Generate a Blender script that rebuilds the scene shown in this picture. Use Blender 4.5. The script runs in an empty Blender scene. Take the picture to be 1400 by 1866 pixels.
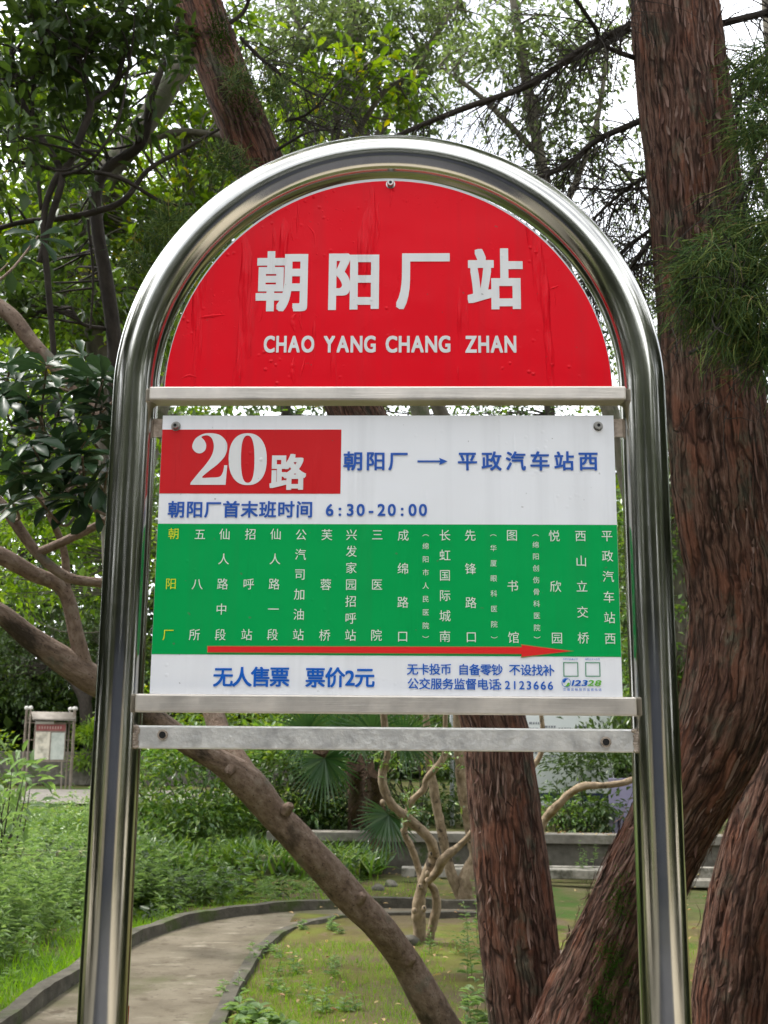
import bpy, bmesh, math, random
import numpy as np
from mathutils import Matrix, Vector
random.seed(7); rng = np.random.default_rng(11)
sc = bpy.context.scene
COL = sc.collection
R = math.radians

# ------------------------------------------------------------------ camera
CP = np.array([0.0536, -1.92, 1.5]); PITCH, YAW, ROLL, F = .1958, -.03, .0081, 2051.6
_fw = np.array([math.sin(YAW)*math.cos(PITCH), math.cos(YAW)*math.cos(PITCH), math.sin(PITCH)])
_r0 = np.array([math.cos(YAW), -math.sin(YAW), 0.]); _u0 = np.cross(_r0, _fw)
CR = _r0*math.cos(ROLL)+_u0*math.sin(ROLL); CU = _u0*math.cos(ROLL)-_r0*math.sin(ROLL)
cam = bpy.data.cameras.new('camera'); cam_o = bpy.data.objects.new('camera', cam); COL.objects.link(cam_o)
m = Matrix.Identity(4)
for i in range(3):
    m[i][0] = CR[i]; m[i][1] = CU[i]; m[i][2] = -_fw[i]; m[i][3] = CP[i]
cam_o.matrix_world = m
cam.sensor_fit = 'VERTICAL'; cam.sensor_height = 36; cam.lens = F*36/1866
cam.dof.use_dof = True; cam.dof.focus_distance = 1.98; cam.dof.aperture_fstop = 15
cam.clip_start = .05; cam.clip_end = 600
sc.camera = cam_o
sc.render.resolution_x, sc.render.resolution_y = 768, 1024
# ------------------------------------------------------------------ light
SUN_EL, SUN_AZ = R(60), R(282)          # azimuth clockwise from +y: high on the left
world = bpy.data.worlds.new('World'); sc.world = world; world.use_nodes = True
wn, wl = world.node_tree.nodes, world.node_tree.links
wn.clear()
sky = wn.new('ShaderNodeTexSky'); sky.sky_type = 'NISHITA'; sky.sun_disc = False
sky.sun_elevation = SUN_EL; sky.sun_rotation = SUN_AZ; sky.air_density = 1.0; sky.dust_density = 3.0; sky.ozone_density = 1.0
hs = wn.new('ShaderNodeHueSaturation'); hs.inputs['Saturation'].default_value = .3; hs.inputs['Value'].default_value = 1.0
tc = wn.new('ShaderNodeTexCoord'); mp = wn.new('ShaderNodeMapping'); mp.inputs['Scale'].default_value = (1.6, 1.6, 3.2)
cn = wn.new('ShaderNodeTexNoise'); cn.inputs['Scale'].default_value = 1.7; cn.inputs['Detail'].default_value = 6
cr = wn.new('ShaderNodeValToRGB'); cr.color_ramp.elements[0].position = .38; cr.color_ramp.elements[1].position = .62
mx = wn.new('ShaderNodeMix'); mx.data_type = 'RGBA'; mx.inputs['B'].default_value = (9.0, 9.3, 9.6, 1)
bg = wn.new('ShaderNodeBackground'); bg.inputs['Strength'].default_value = .12
wo = wn.new('ShaderNodeOutputWorld')
wl.new(sky.outputs[0], hs.inputs['Color']); wl.new(tc.outputs['Generated'], mp.inputs[0]); wl.new(mp.outputs[0], cn.inputs['Vector'])
wl.new(cn.outputs['Fac'], cr.inputs[0]); wl.new(cr.outputs[0], mx.inputs['Factor']); wl.new(hs.outputs[0], mx.inputs['A'])
wl.new(mx.outputs['Result'], bg.inputs[0]); wl.new(bg.outputs[0], wo.inputs[0])
sun = bpy.data.lights.new('sun', 'SUN'); sun.energy = 1.5; sun.angle = R(14); sun.color = (1, .96, .9)
sun_o = bpy.data.objects.new('sun', sun); COL.objects.link(sun_o)
sd = Vector((math.sin(SUN_AZ)*math.cos(SUN_EL), math.cos(SUN_AZ)*math.cos(SUN_EL), math.sin(SUN_EL)))
sun_o.rotation_euler = sd.to_track_quat('Z', 'Y').to_euler()
sc.view_settings.view_transform = 'Standard'; sc.view_settings.look = 'None'
sc.view_settings.exposure = 1.75; sc.view_settings.gamma = 1
sc.cycles.max_bounces = 8; sc.cycles.transparent_max_bounces = 4

# ------------------------------------------------------------------ helpers
def W(px, py, d):
    """photo pixel + distance along the view axis -> world point"""
    return CP + ((px-700)/F*CR + (933-py)/F*CU + _fw)*d
def G(px, py, z=0.):
    v = (px-700)/F*CR + (933-py)/F*CU + _fw
    return CP + v*((z-CP[2])/v[2])
def S(px, py, y=-.014):
    v = (px-700)/F*CR + (933-py)/F*CU + _fw
    return CP + v*((y-CP[1])/v[1])
def unit(v): return v/np.maximum(np.linalg.norm(v, axis=-1, keepdims=True), 1e-9)
def vnoise(P, seed=0):
    P = np.asarray(P, float); I = np.floor(P).astype(np.int64); f = P-I; f = f*f*(3-2*f)
    def h(i, j, k):
        n = (i*374761393 + j*668265263 + k*2147483647 + seed*974711) & 0xffffffff
        n = ((n ^ (n >> 13))*1274126177) & 0xffffffff
        return ((n ^ (n >> 16)) & 0xffff)/65535.
    r = 0
    for a in (0, 1):
        for b in (0, 1):
            for c in (0, 1):
                w = (f[:, 0] if a else 1-f[:, 0])*(f[:, 1] if b else 1-f[:, 1])*(f[:, 2] if c else 1-f[:, 2])
                r = r + w*h(I[:, 0]+a, I[:, 1]+b, I[:, 2]+c)
    return r*2-1
class MB:
    def __init__(s): s.v = []; s.f = []; s.co = []; s.n = 0
    def add(s, v, faces, co=None, mi=0):
        v = np.asarray(v, float).reshape(-1, 3)
        s.co.append(np.asarray(co, float) if co is not None else v)
        s.v.append(v)
        for f in (faces if isinstance(faces, (list, tuple)) else [faces]):
            f = np.asarray(f, np.int64)
            if len(f): s.f.append((f+s.n, mi))
        s.n += len(v)
        return s
    def box(s, a, b, mi=0, bev=0):
        a = np.minimum(a, b), np.maximum(a, b); lo, hi = a
        if bev:
            bm = bmesh.new(); bmesh.ops.create_cube(bm, size=1)
            for v in bm.verts:
                for k in range(3): v.co[k] = (lo[k]+hi[k])/2+v.co[k]*(hi[k]-lo[k])
            bmesh.ops.bevel(bm, geom=bm.edges[:], offset=bev, segments=2, affect='EDGES', profile=.6)
            return s.bm(bm, mi)
        v = [(x, y, z) for x in (lo[0], hi[0]) for y in (lo[1], hi[1]) for z in (lo[2], hi[2])]
        return s.add(v, [[(0, 1, 3, 2), (4, 6, 7, 5), (0, 4, 5, 1), (2, 3, 7, 6), (0, 2, 6, 4), (1, 5, 7, 3)]], mi=mi)
    def bm(s, bm, mi=0, M=None):
        bm.verts.ensure_lookup_table(); bm.verts.index_update()
        v = np.array([(M @ x.co if M else x.co)[:] for x in bm.verts])
        d = {}
        for f in bm.faces: d.setdefault(len(f.verts), []).append([x.index for x in f.verts])
        s.add(v, [np.array(x) for x in d.values()], mi=mi); bm.free()
        return s
    def mesh(s, name, mats, smooth=True):
        me = bpy.data.meshes.new(name)
        V = np.concatenate(s.v); me.vertices.add(len(V)); me.vertices.foreach_set('co', V.ravel())
        nl = sum(f.size for f, _ in s.f); npoly = sum(len(f) for f, _ in s.f)
        me.loops.add(nl); me.polygons.add(npoly)
        me.loops.foreach_set('vertex_index', np.concatenate([f.ravel() for f, _ in s.f]).astype(np.int32))
        st = np.concatenate([np.full(len(f), f.shape[1]) for f, _ in s.f]); start = np.concatenate([[0], np.cumsum(st)[:-1]])
        me.polygons.foreach_set('loop_start', start.astype(np.int32))
        me.polygons.foreach_set('material_index', np.concatenate([np.full(len(f), mi) for f, mi in s.f]).astype(np.int32))
        me.polygons.foreach_set('use_smooth', np.full(npoly, smooth, dtype=bool))
        for mt in (mats if isinstance(mats, (list, tuple)) else [mats]): me.materials.append(mt)
        at = me.attributes.new('barkco', 'FLOAT_VECTOR', 'POINT'); at.data.foreach_set('vector', np.concatenate(s.co).ravel())
        me.update(calc_edges=True)
        return me
    def build(s, name, mats, parent=None, smooth=True, origin=None):
        if not s.v: return None
        me = s.mesh(name, mats, smooth)
        o = bpy.data.objects.new(name, me); COL.objects.link(o)
        if parent is not None:
            o.parent = parent; o.matrix_parent_inverse = Matrix.Translation(parent.location).inverted() if parent.parent is None and parent.type == 'EMPTY' else Matrix.Identity(4)
        elif origin is not None:
            me.transform(Matrix.Translation(-Vector(origin))); o.location = origin
        return o
def tag(o, label=None, cat=None, group=None, kind=None):
    if label: o['label'] = label
    if cat: o['category'] = cat
    if group: o['group'] = group
    if kind: o['kind'] = kind
    return o
def thing(name, label, cat, loc=(0, 0, 0), group=None):
    o = bpy.data.objects.new(name, None); COL.objects.link(o); o.location = Vector(loc); o.empty_display_size = .1
    return tag(o, label, cat, group)
def spline(P, n_per=6):
    P = np.asarray(P, float)
    if len(P) < 3:
        t = np.linspace(0, 1, n_per+1)[:, None]; return P[0]*(1-t)+P[1]*t
    Q = np.vstack([2*P[0]-P[1], P, 2*P[-1]-P[-2]]); out = []
    for i in range(1, len(Q)-2):
        t = np.linspace(0, 1, n_per, endpoint=False)[:, None]
        a, b, c, d = Q[i-1], Q[i], Q[i+1], Q[i+2]
        out.append(.5*((2*b)+(-a+c)*t+(2*a-5*b+4*c-d)*t*t+(-a+3*b-3*c+d)*t**3))
    out.append(P[-1:]); return np.vstack(out)
def frames(P):
    T = unit(np.gradient(P, axis=0)); N = np.zeros_like(T)
    n = np.cross(T[0], [0.13, .31, .94]); n = n/np.linalg.norm(n)
    for i in range(len(T)):
        n = n-T[i]*np.dot(n, T[i]); n = n/max(np.linalg.norm(n), 1e-9); N[i] = n
    return T, N, np.cross(T, N)
def tube(mb, P, r, seg=8, n_per=6, disp=None, mi=0, cap=True):
    """P control points, r control radii; disp(co)->relative radius offset"""
    Pr = spline(np.column_stack([np.asarray(P, float), np.asarray(r, float)]), n_per)
    C, rad = Pr[:, :3], np.maximum(Pr[:, 3], .0004)
    T, N, B = frames(C); s = np.concatenate([[0], np.cumsum(np.linalg.norm(np.diff(C, axis=0), axis=1))])
    th = np.linspace(0, 2*math.pi, seg, endpoint=False); n = len(C); rm = rad.mean()
    co = np.zeros((n, seg, 3)); co[..., 0] = np.cos(th)*rm; co[..., 1] = np.sin(th)*rm; co[..., 2] = s[:, None]
    rr = np.repeat(rad[:, None], seg, 1)
    if disp is not None: rr = rr*(1+disp(co.reshape(-1, 3)).reshape(n, seg))
    V = C[:, None]+rr[..., None]*(np.cos(th)[None, :, None]*N[:, None]+np.sin(th)[None, :, None]*B[:, None])
    i = np.arange(n-1)[:, None]*seg; j = np.arange(seg)[None]; j2 = (j+1) % seg
    q = np.stack([i+j, i+j2, i+seg+j2, i+seg+j], -1).reshape(-1, 4)
    mb.add(V.reshape(-1, 3), [q], co.reshape(-1, 3), mi)
    if cap:
        for k in (0, n-1):
            ring = V[k]; mb.add(np.vstack([ring, C[k]]), [np.array([(a, (a+1) % seg, seg) if k else ((a+1) % seg, a, seg) for a in range(seg)])], np.vstack([co[k], co[k, :1]*0+[0, 0, s[k]]]), mi)
    return C, rad
# ---- leaves
LT_FAR = (np.array([(0, 0, 0), (.42, .5, .1), (1, 0, -.12), (.42, -.5, .1)]), [np.array([(0, 2, 1), (0, 3, 2)])])
LT_MID = (np.array([(0, 0, 0), (.28, .4, .1), (.28, 0, 0), (.28, -.4, .1), (.66, .42, .06), (.66, 0, -.05), (.66, -.42, .06), (1, 0, -.16)]),
          [np.array([(0, 2, 1), (0, 3, 2), (4, 5, 7), (5, 6, 7)]), np.array([(1, 2, 5, 4), (2, 3, 6, 5)])])
LT_OBO = (np.array([(0, 0, 0), (.35, .22, .07), (.35, 0, 0), (.35, -.22, .07), (.72, .5, .05), (.72, 0, -.05), (.72, -.5, .05), (.93, .3, -.06), (.93, 0, -.12), (.93, -.3, -.06), (1, 0, -.16)]),
          [np.array([(0, 2, 1), (0, 3, 2), (7, 8, 10), (8, 9, 10)]), np.array([(1, 2, 5, 4), (2, 3, 6, 5), (4, 5, 8, 7), (5, 6, 9, 8)])])
LT_BLADE = (np.array([(0, .5, 0), (0, -.5, 0), (.5, .38, .12), (.5, -.38, .12), (1, 0, 0)]), [np.array([(0, 1, 3, 2)]), np.array([(2, 3, 4)])])
def leaves(mb, pos, d, L, Wd, tmpl=LT_FAR, up=None, roll=1.0, mi=0):
    n = len(pos)
    if n == 0: return
    d = unit(np.asarray(d, float)); L = np.broadcast_to(L, n); Wd = np.broadcast_to(Wd, n)
    u = np.tile([0, 0, 1.], (n, 1)) if up is None else up
    u = u+rng.normal(0, .35*roll, (n, 3)); y = unit(np.cross(u, d)); z = np.cross(d, y)
    t, fs = tmpl; k = len(t)
    V = pos[:, None]+(t[None, :, 0:1]*L[:, None, None])*d[:, None]+(t[None, :, 1:2]*Wd[:, None, None])*y[:, None]+(t[None, :, 2:3]*L[:, None, None])*z[:, None]
    off = np.arange(n)[:, None, None]*k
    mb.add(V.reshape(-1, 3), [(f[None]+off).reshape(-1, f.shape[1]) for f in fs], mi=mi)
def rdir(n, zb=0.):
    v = rng.normal(0, 1, (n, 3)); v[:, 2] += zb; return unit(v)
def in_ball(n, shell=.0):
    return unit(rng.normal(0, 1, (n, 3)))*(rng.uniform(shell**3, 1, (n, 1))**(1/3))

# ------------------------------------------------------------------ materials
def mat(name):
    mt = bpy.data.materials.new(name); mt.use_nodes = True
    nt = mt.node_tree; b = nt.nodes['Principled BSDF']
    return mt, nt, b
def N(nt, t, **k):
    n = nt.nodes.new('ShaderNode'+t)
    for a, v in k.items():
        if a in n.inputs: n.inputs[a].default_value = v
        else: setattr(n, a, v)
    return n
def ramp(nt, stops):
    r = nt.nodes.new('ShaderNodeValToRGB'); e = r.color_ramp.elements
    while len(e) < len(stops): e.new(.5)
    for x, (p, c) in zip(e, stops): x.position = p; x.color = (*c, 1)
    return r
def noise_mat(name, stops, scale=5, rough=.8, bump=0., detail=6, stretch=(1, 1, 1), coord='obj', metal=0, bscale=None, spec=.3, dist=.02, mask=None):
    """principled whose colour runs through a ramp on noise; mask=(scale,lo,hi,colour) lays patches over it"""
    mt, nt, b = mat(name); L = nt.links
    if coord == 'bark': c = N(nt, 'Attribute', attribute_name='barkco').outputs['Vector']
    else: c = N(nt, 'NewGeometry').outputs['Position']
    mp = N(nt, 'Mapping', Scale=stretch); L.new(c, mp.inputs['Vector'])
    no = N(nt, 'TexNoise', Scale=scale, Detail=detail, Roughness=.62); L.new(mp.outputs[0], no.inputs['Vector'])
    rp = ramp(nt, stops); L.new(no.outputs['Fac'], rp.inputs[0]); colour = rp.outputs[0]
    for ms in (mask or []):
        n2 = N(nt, 'TexNoise', Scale=ms[0], Detail=5, Roughness=.65); mp2 = N(nt, 'Mapping', Scale=ms[4] if len(ms) > 4 else (1, 1, 1), Location=(ms[1]*7, ms[2]*3, ms[0])); L.new(c, mp2.inputs['Vector']); L.new(mp2.outputs[0], n2.inputs['Vector'])
        mr = N(nt, 'MapRange', **{'From Min': ms[1], 'From Max': ms[2]}); L.new(n2.outputs['Fac'], mr.inputs['Value'])
        mxx = nt.nodes.new('ShaderNodeMix'); mxx.data_type = 'RGBA'; mxx.inputs['B'].default_value = (*ms[3], 1)
        L.new(mr.outputs[0], mxx.inputs['Factor']); L.new(colour, mxx.inputs['A']); colour = mxx.outputs['Result']
    L.new(colour, b.inputs['Base Color'])
    b.inputs['Roughness'].default_value = rough; b.inputs['Metallic'].default_value = metal; b.inputs['Specular IOR Level'].default_value = spec
    if bump:
        bn = N(nt, 'TexNoise', Scale=bscale or scale*2, Detail=8, Roughness=.7); L.new(mp.outputs[0], bn.inputs['Vector'])
        bp = N(nt, 'Bump', Strength=bump, Distance=dist); L.new(bn.outputs['Fac'], bp.inputs['Height']); L.new(bp.outputs[0], b.inputs['Normal'])
    return mt
def leaf_mat(name, cols, rough=.42, trans=.35, spec=.4, tcol=1.35):
    mt, nt, b = mat(name); L = nt.links
    g = N(nt, 'NewGeometry')
    n = len(cols); rp = ramp(nt, [((i/(n-1) if n < 5 else (i*.93/(n-2) if i < n-1 else 1.)) if n > 1 else 0, c) for i, c in enumerate(cols)]); L.new(g.outputs['Random Per Island'], rp.inputs[0])
    L.new(rp.outputs[0], b.inputs['Base Color']); b.inputs['Roughness'].default_value = rough; b.inputs['Specular IOR Level'].default_value = spec
    t = N(nt, 'BsdfTranslucent'); gm = N(nt, 'HueSaturation', Hue=.485, Saturation=1.15, Value=tcol*1.5); L.new(rp.outputs[0], gm.inputs['Color']); L.new(gm.outputs[0], t.inputs['Color'])
    ms = N(nt, 'MixShader'); ms.inputs[0].default_value = trans
    L.new(b.outputs[0], ms.inputs[1]); L.new(t.outputs[0], ms.inputs[2]); L.new(ms.outputs[0], nt.nodes['Material Output'].inputs[0])
    return mt
def plain(name, col, rough=.5, metal=0, spec=.4):
    mt, nt, b = mat(name)
    b.inputs['Base Color'].default_value = (*col, 1); b.inputs['Roughness'].default_value = rough; b.inputs['Metallic'].default_value = metal; b.inputs['Specular IOR Level'].default_value = spec
    return mt
M = {}
def film_mat(name, col, wrinkle=.0, rough=.28, var=.06):
    """printed sticker film: slight colour unevenness, bubbles and vertical creases"""
    mt, nt, b = mat(name); L = nt.links
    p = N(nt, 'NewGeometry').outputs['Position']
    n1 = N(nt, 'TexNoise', Scale=3.5, Detail=5); L.new(p, n1.inputs['Vector'])
    h = N(nt, 'HueSaturation', Color=(*col, 1)); mr = N(nt, 'MapRange', **{'To Min': 1-var, 'To Max': 1+var}); L.new(n1.outputs['Fac'], mr.inputs['Value']); L.new(mr.outputs[0], h.inputs['Value'])
    # small grime specks
    sp = N(nt, 'TexNoise', Scale=85, Detail=2); L.new(p, sp.inputs['Vector'])
    sr = N(nt, 'MapRange', **{'From Min': .745, 'From Max': .79, 'To Max': .55}); L.new(sp.outputs['Fac'], sr.inputs['Value'])
    mx = nt.nodes.new('ShaderNodeMix'); mx.data_type = 'RGBA'; mx.inputs['B'].default_value = (.12, .11, .09, 1); L.new(sr.outputs[0], mx.inputs['Factor']); L.new(h.outputs[0], mx.inputs['A'])
    dm = N(nt, 'Mapping', Scale=(34, 34, 1.6)); L.new(p, dm.inputs['Vector']); dn = N(nt, 'TexNoise', Scale=1, Detail=4); L.new(dm.outputs[0], dn.inputs['Vector'])
    dr = N(nt, 'MapRange', **{'From Min': .54, 'From Max': .78, 'To Max': .2}); L.new(dn.outputs['Fac'], dr.inputs['Value'])
    m2 = nt.nodes.new('ShaderNodeMix'); m2.data_type = 'RGBA'; m2.inputs['B'].default_value = (*[c*.5+.03 for c in col], 1); L.new(dr.outputs[0], m2.inputs['Factor']); L.new(mx.outputs['Result'], m2.inputs['A'])
    L.new(m2.outputs['Result'], b.inputs['Base Color'])
    b.inputs['Roughness'].default_value = rough; b.inputs['Specular IOR Level'].default_value = .09
    rr = N(nt, 'MapRange', **{'To Min': rough*.7, 'To Max': rough*1.4}); L.new(n1.outputs['Fac'], rr.inputs['Value']); L.new(rr.outputs[0], b.inputs['Roughness'])
    mp = N(nt, 'Mapping', Scale=(26, 26, 3.2)); L.new(p, mp.inputs['Vector'])
    cz = N(nt, 'TexNoise', Scale=1, Detail=3); L.new(mp.outputs[0], cz.inputs['Vector'])
    c2 = N(nt, 'MapRange', **{'From Min': .62, 'From Max': .74, 'To Max': wrinkle}); L.new(cz.outputs['Fac'], c2.inputs['Value'])
    vo = N(nt, 'TexVoronoi', Scale=55); L.new(p, vo.inputs['Vector'])
    v2 = N(nt, 'MapRange', **{'From Min': .0, 'From Max': .22, 'To Min': .5*wrinkle, 'To Max': 0}); L.new(vo.outputs['Distance'], v2.inputs['Value'])
    gate = N(nt, 'TexNoise', Scale=6, Detail=3); L.new(p, gate.inputs['Vector'])
    g2 = N(nt, 'MapRange', **{'From Min': .52, 'From Max': .62}); L.new(gate.outputs['Fac'], g2.inputs['Value'])
    mu = N(nt, 'Math', operation='MULTIPLY'); L.new(v2.outputs[0], mu.inputs[0]); L.new(g2.outputs[0], mu.inputs[1])
    lo = N(nt, 'TexNoise', Scale=9, Detail=2); L.new(p, lo.inputs['Vector'])
    ad = N(nt, 'Math', operation='ADD'); L.new(c2.outputs[0], ad.inputs[0]); L.new(mu.outputs[0], ad.inputs[1])
    lm = N(nt, 'Math', operation='MULTIPLY_ADD'); L.new(lo.outputs['Fac'], lm.inputs[0]); lm.inputs[1].default_value = .6; L.new(ad.outputs[0], lm.inputs[2])
    bp = N(nt, 'Bump', Strength=.9, Distance=.006); L.new(lm.outputs[0], bp.inputs['Height']); L.new(bp.outputs[0], b.inputs['Normal'])
    return mt
M['red'] = film_mat('red_film', (.76, .007, .018), 1.0, .26)
M['red2'] = film_mat('route_red_film', (.6, .022, .026), .35, .34)
M['white'] = film_mat('white_film', (.84, .85, .88), .2, .34, .03)
M['green'] = film_mat('green_film', (.003, .36, .084), .18, .34)
M['lwhite'] = film_mat('white_lettering', (.74, .74, .74), .6, .3, .03)
M['blue'] = plain('blue_lettering', (.02, .1, .44), .35)
M['blue2'] = plain('bright_blue_lettering', (.004, .12, .55), .35)
M['yellow'] = plain('yellow_lettering', (.72, .78, .02), .4)
M['palegreen'] = plain('pale_lettering', (.72, .82, .72), .4)
M['arrow'] = plain('arrow_red', (.76, .022, .02), .35)
M['arrowedge'] = plain('arrow_edge', (.3, .32, .08), .4)
M['limegreen'] = plain('lime_green_ink', (.16, .5, .06), .4)
M['qrgreen'] = plain('frame_green_ink', (.02, .24, .1), .4)
def steel(name, col, r0, r1, aniso=(60, 60, 1.2), bump=.03, mottle=6., coord='pos'):
    mt, nt, b = mat(name); L = nt.links
    p = N(nt, 'NewGeometry').outputs['Position'] if coord == 'pos' else N(nt, 'Attribute', attribute_name='barkco').outputs['Vector']
    n1 = N(nt, 'TexNoise', Scale=mottle, Detail=7, Roughness=.7); L.new(p, n1.inputs['Vector'])
    mr = N(nt, 'MapRange', **{'From Min': .3, 'From Max': .7, 'To Min': r0, 'To Max': r1}); L.new(n1.outputs['Fac'], mr.inputs['Value']); L.new(mr.outputs[0], b.inputs['Roughness'])
    rp = ramp(nt, [(.3, tuple(c*.8 for c in col)), (.62, col)]); L.new(n1.outputs['Fac'], rp.inputs[0]); L.new(rp.outputs[0], b.inputs['Base Color'])
    b.inputs['Metallic'].default_value = 1
    mp = N(nt, 'Mapping', Scale=aniso); L.new(p, mp.inputs['Vector'])
    n2 = N(nt, 'TexNoise', Scale=6, Detail=4); L.new(mp.outputs[0], n2.inputs['Vector'])
    n3 = N(nt, 'TexNoise', Scale=14, Detail=2); L.new(p, n3.inputs['Vector'])
    ad = N(nt, 'Math', operation='ADD'); L.new(n2.outputs['Fac'], ad.inputs[0]); L.new(n3.outputs['Fac'], ad.inputs[1])
    bp = N(nt, 'Bump', Strength=bump, Distance=.002); L.new(ad.outputs[0], bp.inputs['Height']); L.new(bp.outputs[0], b.inputs['Normal'])
    return mt
M['tube'] = steel('polished_steel', (.56, .545, .5), .08, .19, (160, 160, .5), .03, 5., 'bark')
M['bar'] = steel('brushed_steel', (.72, .66, .59), .42, .6, (2, 60, 60), .15, 14.)
M['bar_worn'] = steel('worn_steel', (.8, .78, .74), .42, .65, (20, 20, 20), .5, 34.)
M['bolt'] = plain('bolt_steel', (.45, .43, .4), .3, 1)
M['dark'] = plain('dark_void', (.01, .01, .01), .8)
M['alu'] = plain('alu_sheet', (.5, .5, .5), .5, .6)
M['weld'] = noise_mat('weld_bead', [(.3, (.25, .2, .16)), (.6, (.6, .5, .42))], 60, .4, .6, metal=.8)
M['rust'] = noise_mat('rust', [(.3, (.1, .03, .015)), (.7, (.3, .12, .05))], 90, .85)

# bark
def juniper_bark(name):
    mt, nt, b = mat(name); L = nt.links
    c = N(nt, 'Attribute', attribute_name='barkco').outputs['Vector']
    tw = N(nt, 'Mapping', Scale=(1, 1, .075), Rotation=(.06, .05, .0)); L.new(c, tw.inputs['Vector'])
    dn = N(nt, 'TexNoise', Scale=9, Detail=2); L.new(c, dn.inputs['Vector'])
    vm = N(nt, 'VectorMath', operation='MULTIPLY_ADD'); L.new(dn.outputs['Color'], vm.inputs[0]); vm.inputs[1].default_value = (.035, .035, .012); L.new(tw.outputs[0], vm.inputs[2])
    n1 = N(nt, 'TexNoise', Scale=105, Detail=8, Roughness=.7); L.new(vm.outputs[0], n1.inputs['Vector'])
    rp = ramp(nt, [(.3, (.016, .009, .007)), (.42, (.09, .044, .031)), (.55, (.185, .1, .07)), (.72, (.32, .21, .165))]); L.new(n1.outputs['Fac'], rp.inputs[0])
    vs = N(nt, 'Mapping', Scale=(36, 36, 3.4)); L.new(vm.outputs[0], vs.inputs['Vector'])
    vr = N(nt, 'TexVoronoi', feature='DISTANCE_TO_EDGE', Scale=1.0); vs2 = N(nt, 'VectorMath', operation='MULTIPLY'); vs2.inputs[1].default_value = (30, 30, 34); L.new(vm.outputs[0], vs2.inputs[0]); L.new(vs2.outputs[0], vr.inputs['Vector'])
    cn_ = N(nt, 'TexNoise', Scale=13, Detail=3); L.new(c, cn_.inputs['Vector']); cm = N(nt, 'MapRange', **{'From Min': .36, 'From Max': .66, 'To Min': .015, 'To Max': .27}); L.new(cn_.outputs['Fac'], cm.inputs['Value'])
    fz = N(nt, 'MapRange', **{'From Min': .0, 'To Min': .25, 'To Max': 1.}); L.new(vr.outputs['Distance'], fz.inputs['Value']); L.new(cm.outputs[0], fz.inputs['From Max'])
    # ochre-red patches where the outer bark has come away
    mp2 = N(nt, 'Mapping', Scale=(1, 1, .35)); L.new(c, mp2.inputs['Vector'])
    n2 = N(nt, 'TexNoise', Scale=11, Detail=5, Roughness=.6); L.new(mp2.outputs[0], n2.inputs['Vector'])
    m2 = N(nt, 'MapRange', **{'From Min': .5, 'From Max': .6, 'To Max': .8}); L.new(n2.outputs['Fac'], m2.inputs['Value'])
    rp2 = ramp(nt, [(.3, (.085, .03, .018)), (.7, (.3, .125, .075))]); L.new(n1.outputs['Fac'], rp2.inputs[0])
    mx = nt.nodes.new('ShaderNodeMix'); mx.data_type = 'RGBA'; L.new(m2.outputs[0], mx.inputs['Factor']); L.new(rp.outputs[0], mx.inputs['A']); L.new(rp2.outputs[0], mx.inputs['B'])
    # grey-green lichen
    n3 = N(nt, 'TexNoise', Scale=6, Detail=8, Roughness=.75); mp3 = N(nt, 'Mapping', Scale=(1, 1, .5), Location=(3, 1, 7)); L.new(c, mp3.inputs['Vector']); L.new(mp3.outputs[0], n3.inputs['Vector'])
    m3 = N(nt, 'MapRange', **{'From Min': .52, 'From Max': .62, 'To Max': .7}); L.new(n3.outputs['Fac'], m3.inputs['Value'])
    rp3 = ramp(nt, [(.35, (.035, .035, .022)), (.65, (.16, .18, .13))]); L.new(n1.outputs['Fac'], rp3.inputs[0])
    mx2 = nt.nodes.new('ShaderNodeMix'); mx2.data_type = 'RGBA'; L.new(m3.outputs[0], mx2.inputs['Factor']); L.new(mx.outputs['Result'], mx2.inputs['A']); L.new(rp3.outputs[0], mx2.inputs['B'])
    mf = nt.nodes.new('ShaderNodeMix'); mf.data_type = 'RGBA'; mf.blend_type = 'MULTIPLY'; mf.inputs['Factor'].default_value = 1.; L.new(mx2.outputs['Result'], mf.inputs['A']); L.new(fz.outputs[0], mf.inputs['B'])
    L.new(mf.outputs['Result'], b.inputs['Base Color']); b.inputs['Roughness'].default_value = .85; b.inputs['Specular IOR Level'].default_value = .2
    hm = N(nt, 'Math', operation='MULTIPLY_ADD'); L.new(fz.outputs[0], hm.inputs[0]); hm.inputs[1].default_value = .7; L.new(n1.outputs['Fac'], hm.inputs[2])
    bp = N(nt, 'Bump', Strength=1., Distance=.016); L.new(hm.outputs[0], bp.inputs['Height']); L.new(bp.outputs[0], b.inputs['Normal'])
    return mt
M['jun'] = juniper_bark('juniper_bark')
M['strip'] = leaf_mat('bark_strip', [(0.037, 0.019, 0.014), (0.088, 0.045, 0.034), (0.131, 0.071, 0.055), (0.225, 0.15, 0.122), (0.163, 0.062, 0.037)], .85, .0, .15)
M['moss'] = leaf_mat('moss', [(.02, .06, .006), (.05, .12, .012)], .9, .2, .1)
M['smooth'] = noise_mat('smooth_bark', [(.3, (.11, .073, .052)), (.5, (.225, .156, .113)), (.7, (.33, .255, .2))], 40, .78, 1., 12, (1, 1, .6), 'bark', bscale=70, dist=.009,
                        mask=[(6, .54, .64, (.055, .04, .028), (1, 1, .6)), (110, .58, .68, (.05, .03, .022)), (5, .57, .66, (.16, .155, .115)), (14, .62, .68, (.26, .2, .15))])
M['palebark'] = noise_mat('pale_bark', [(.3, (.11, .078, .048)), (.5, (.24, .178, .113)), (.75, (.38, .3, .205))], 30, .8, 1., 10, (1, 1, .5), 'bark', bscale=40, dist=.006, mask=[(9, .58, .66, (.05, .036, .022)), (30, .62, .7, (.06, .045, .03))])
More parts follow.
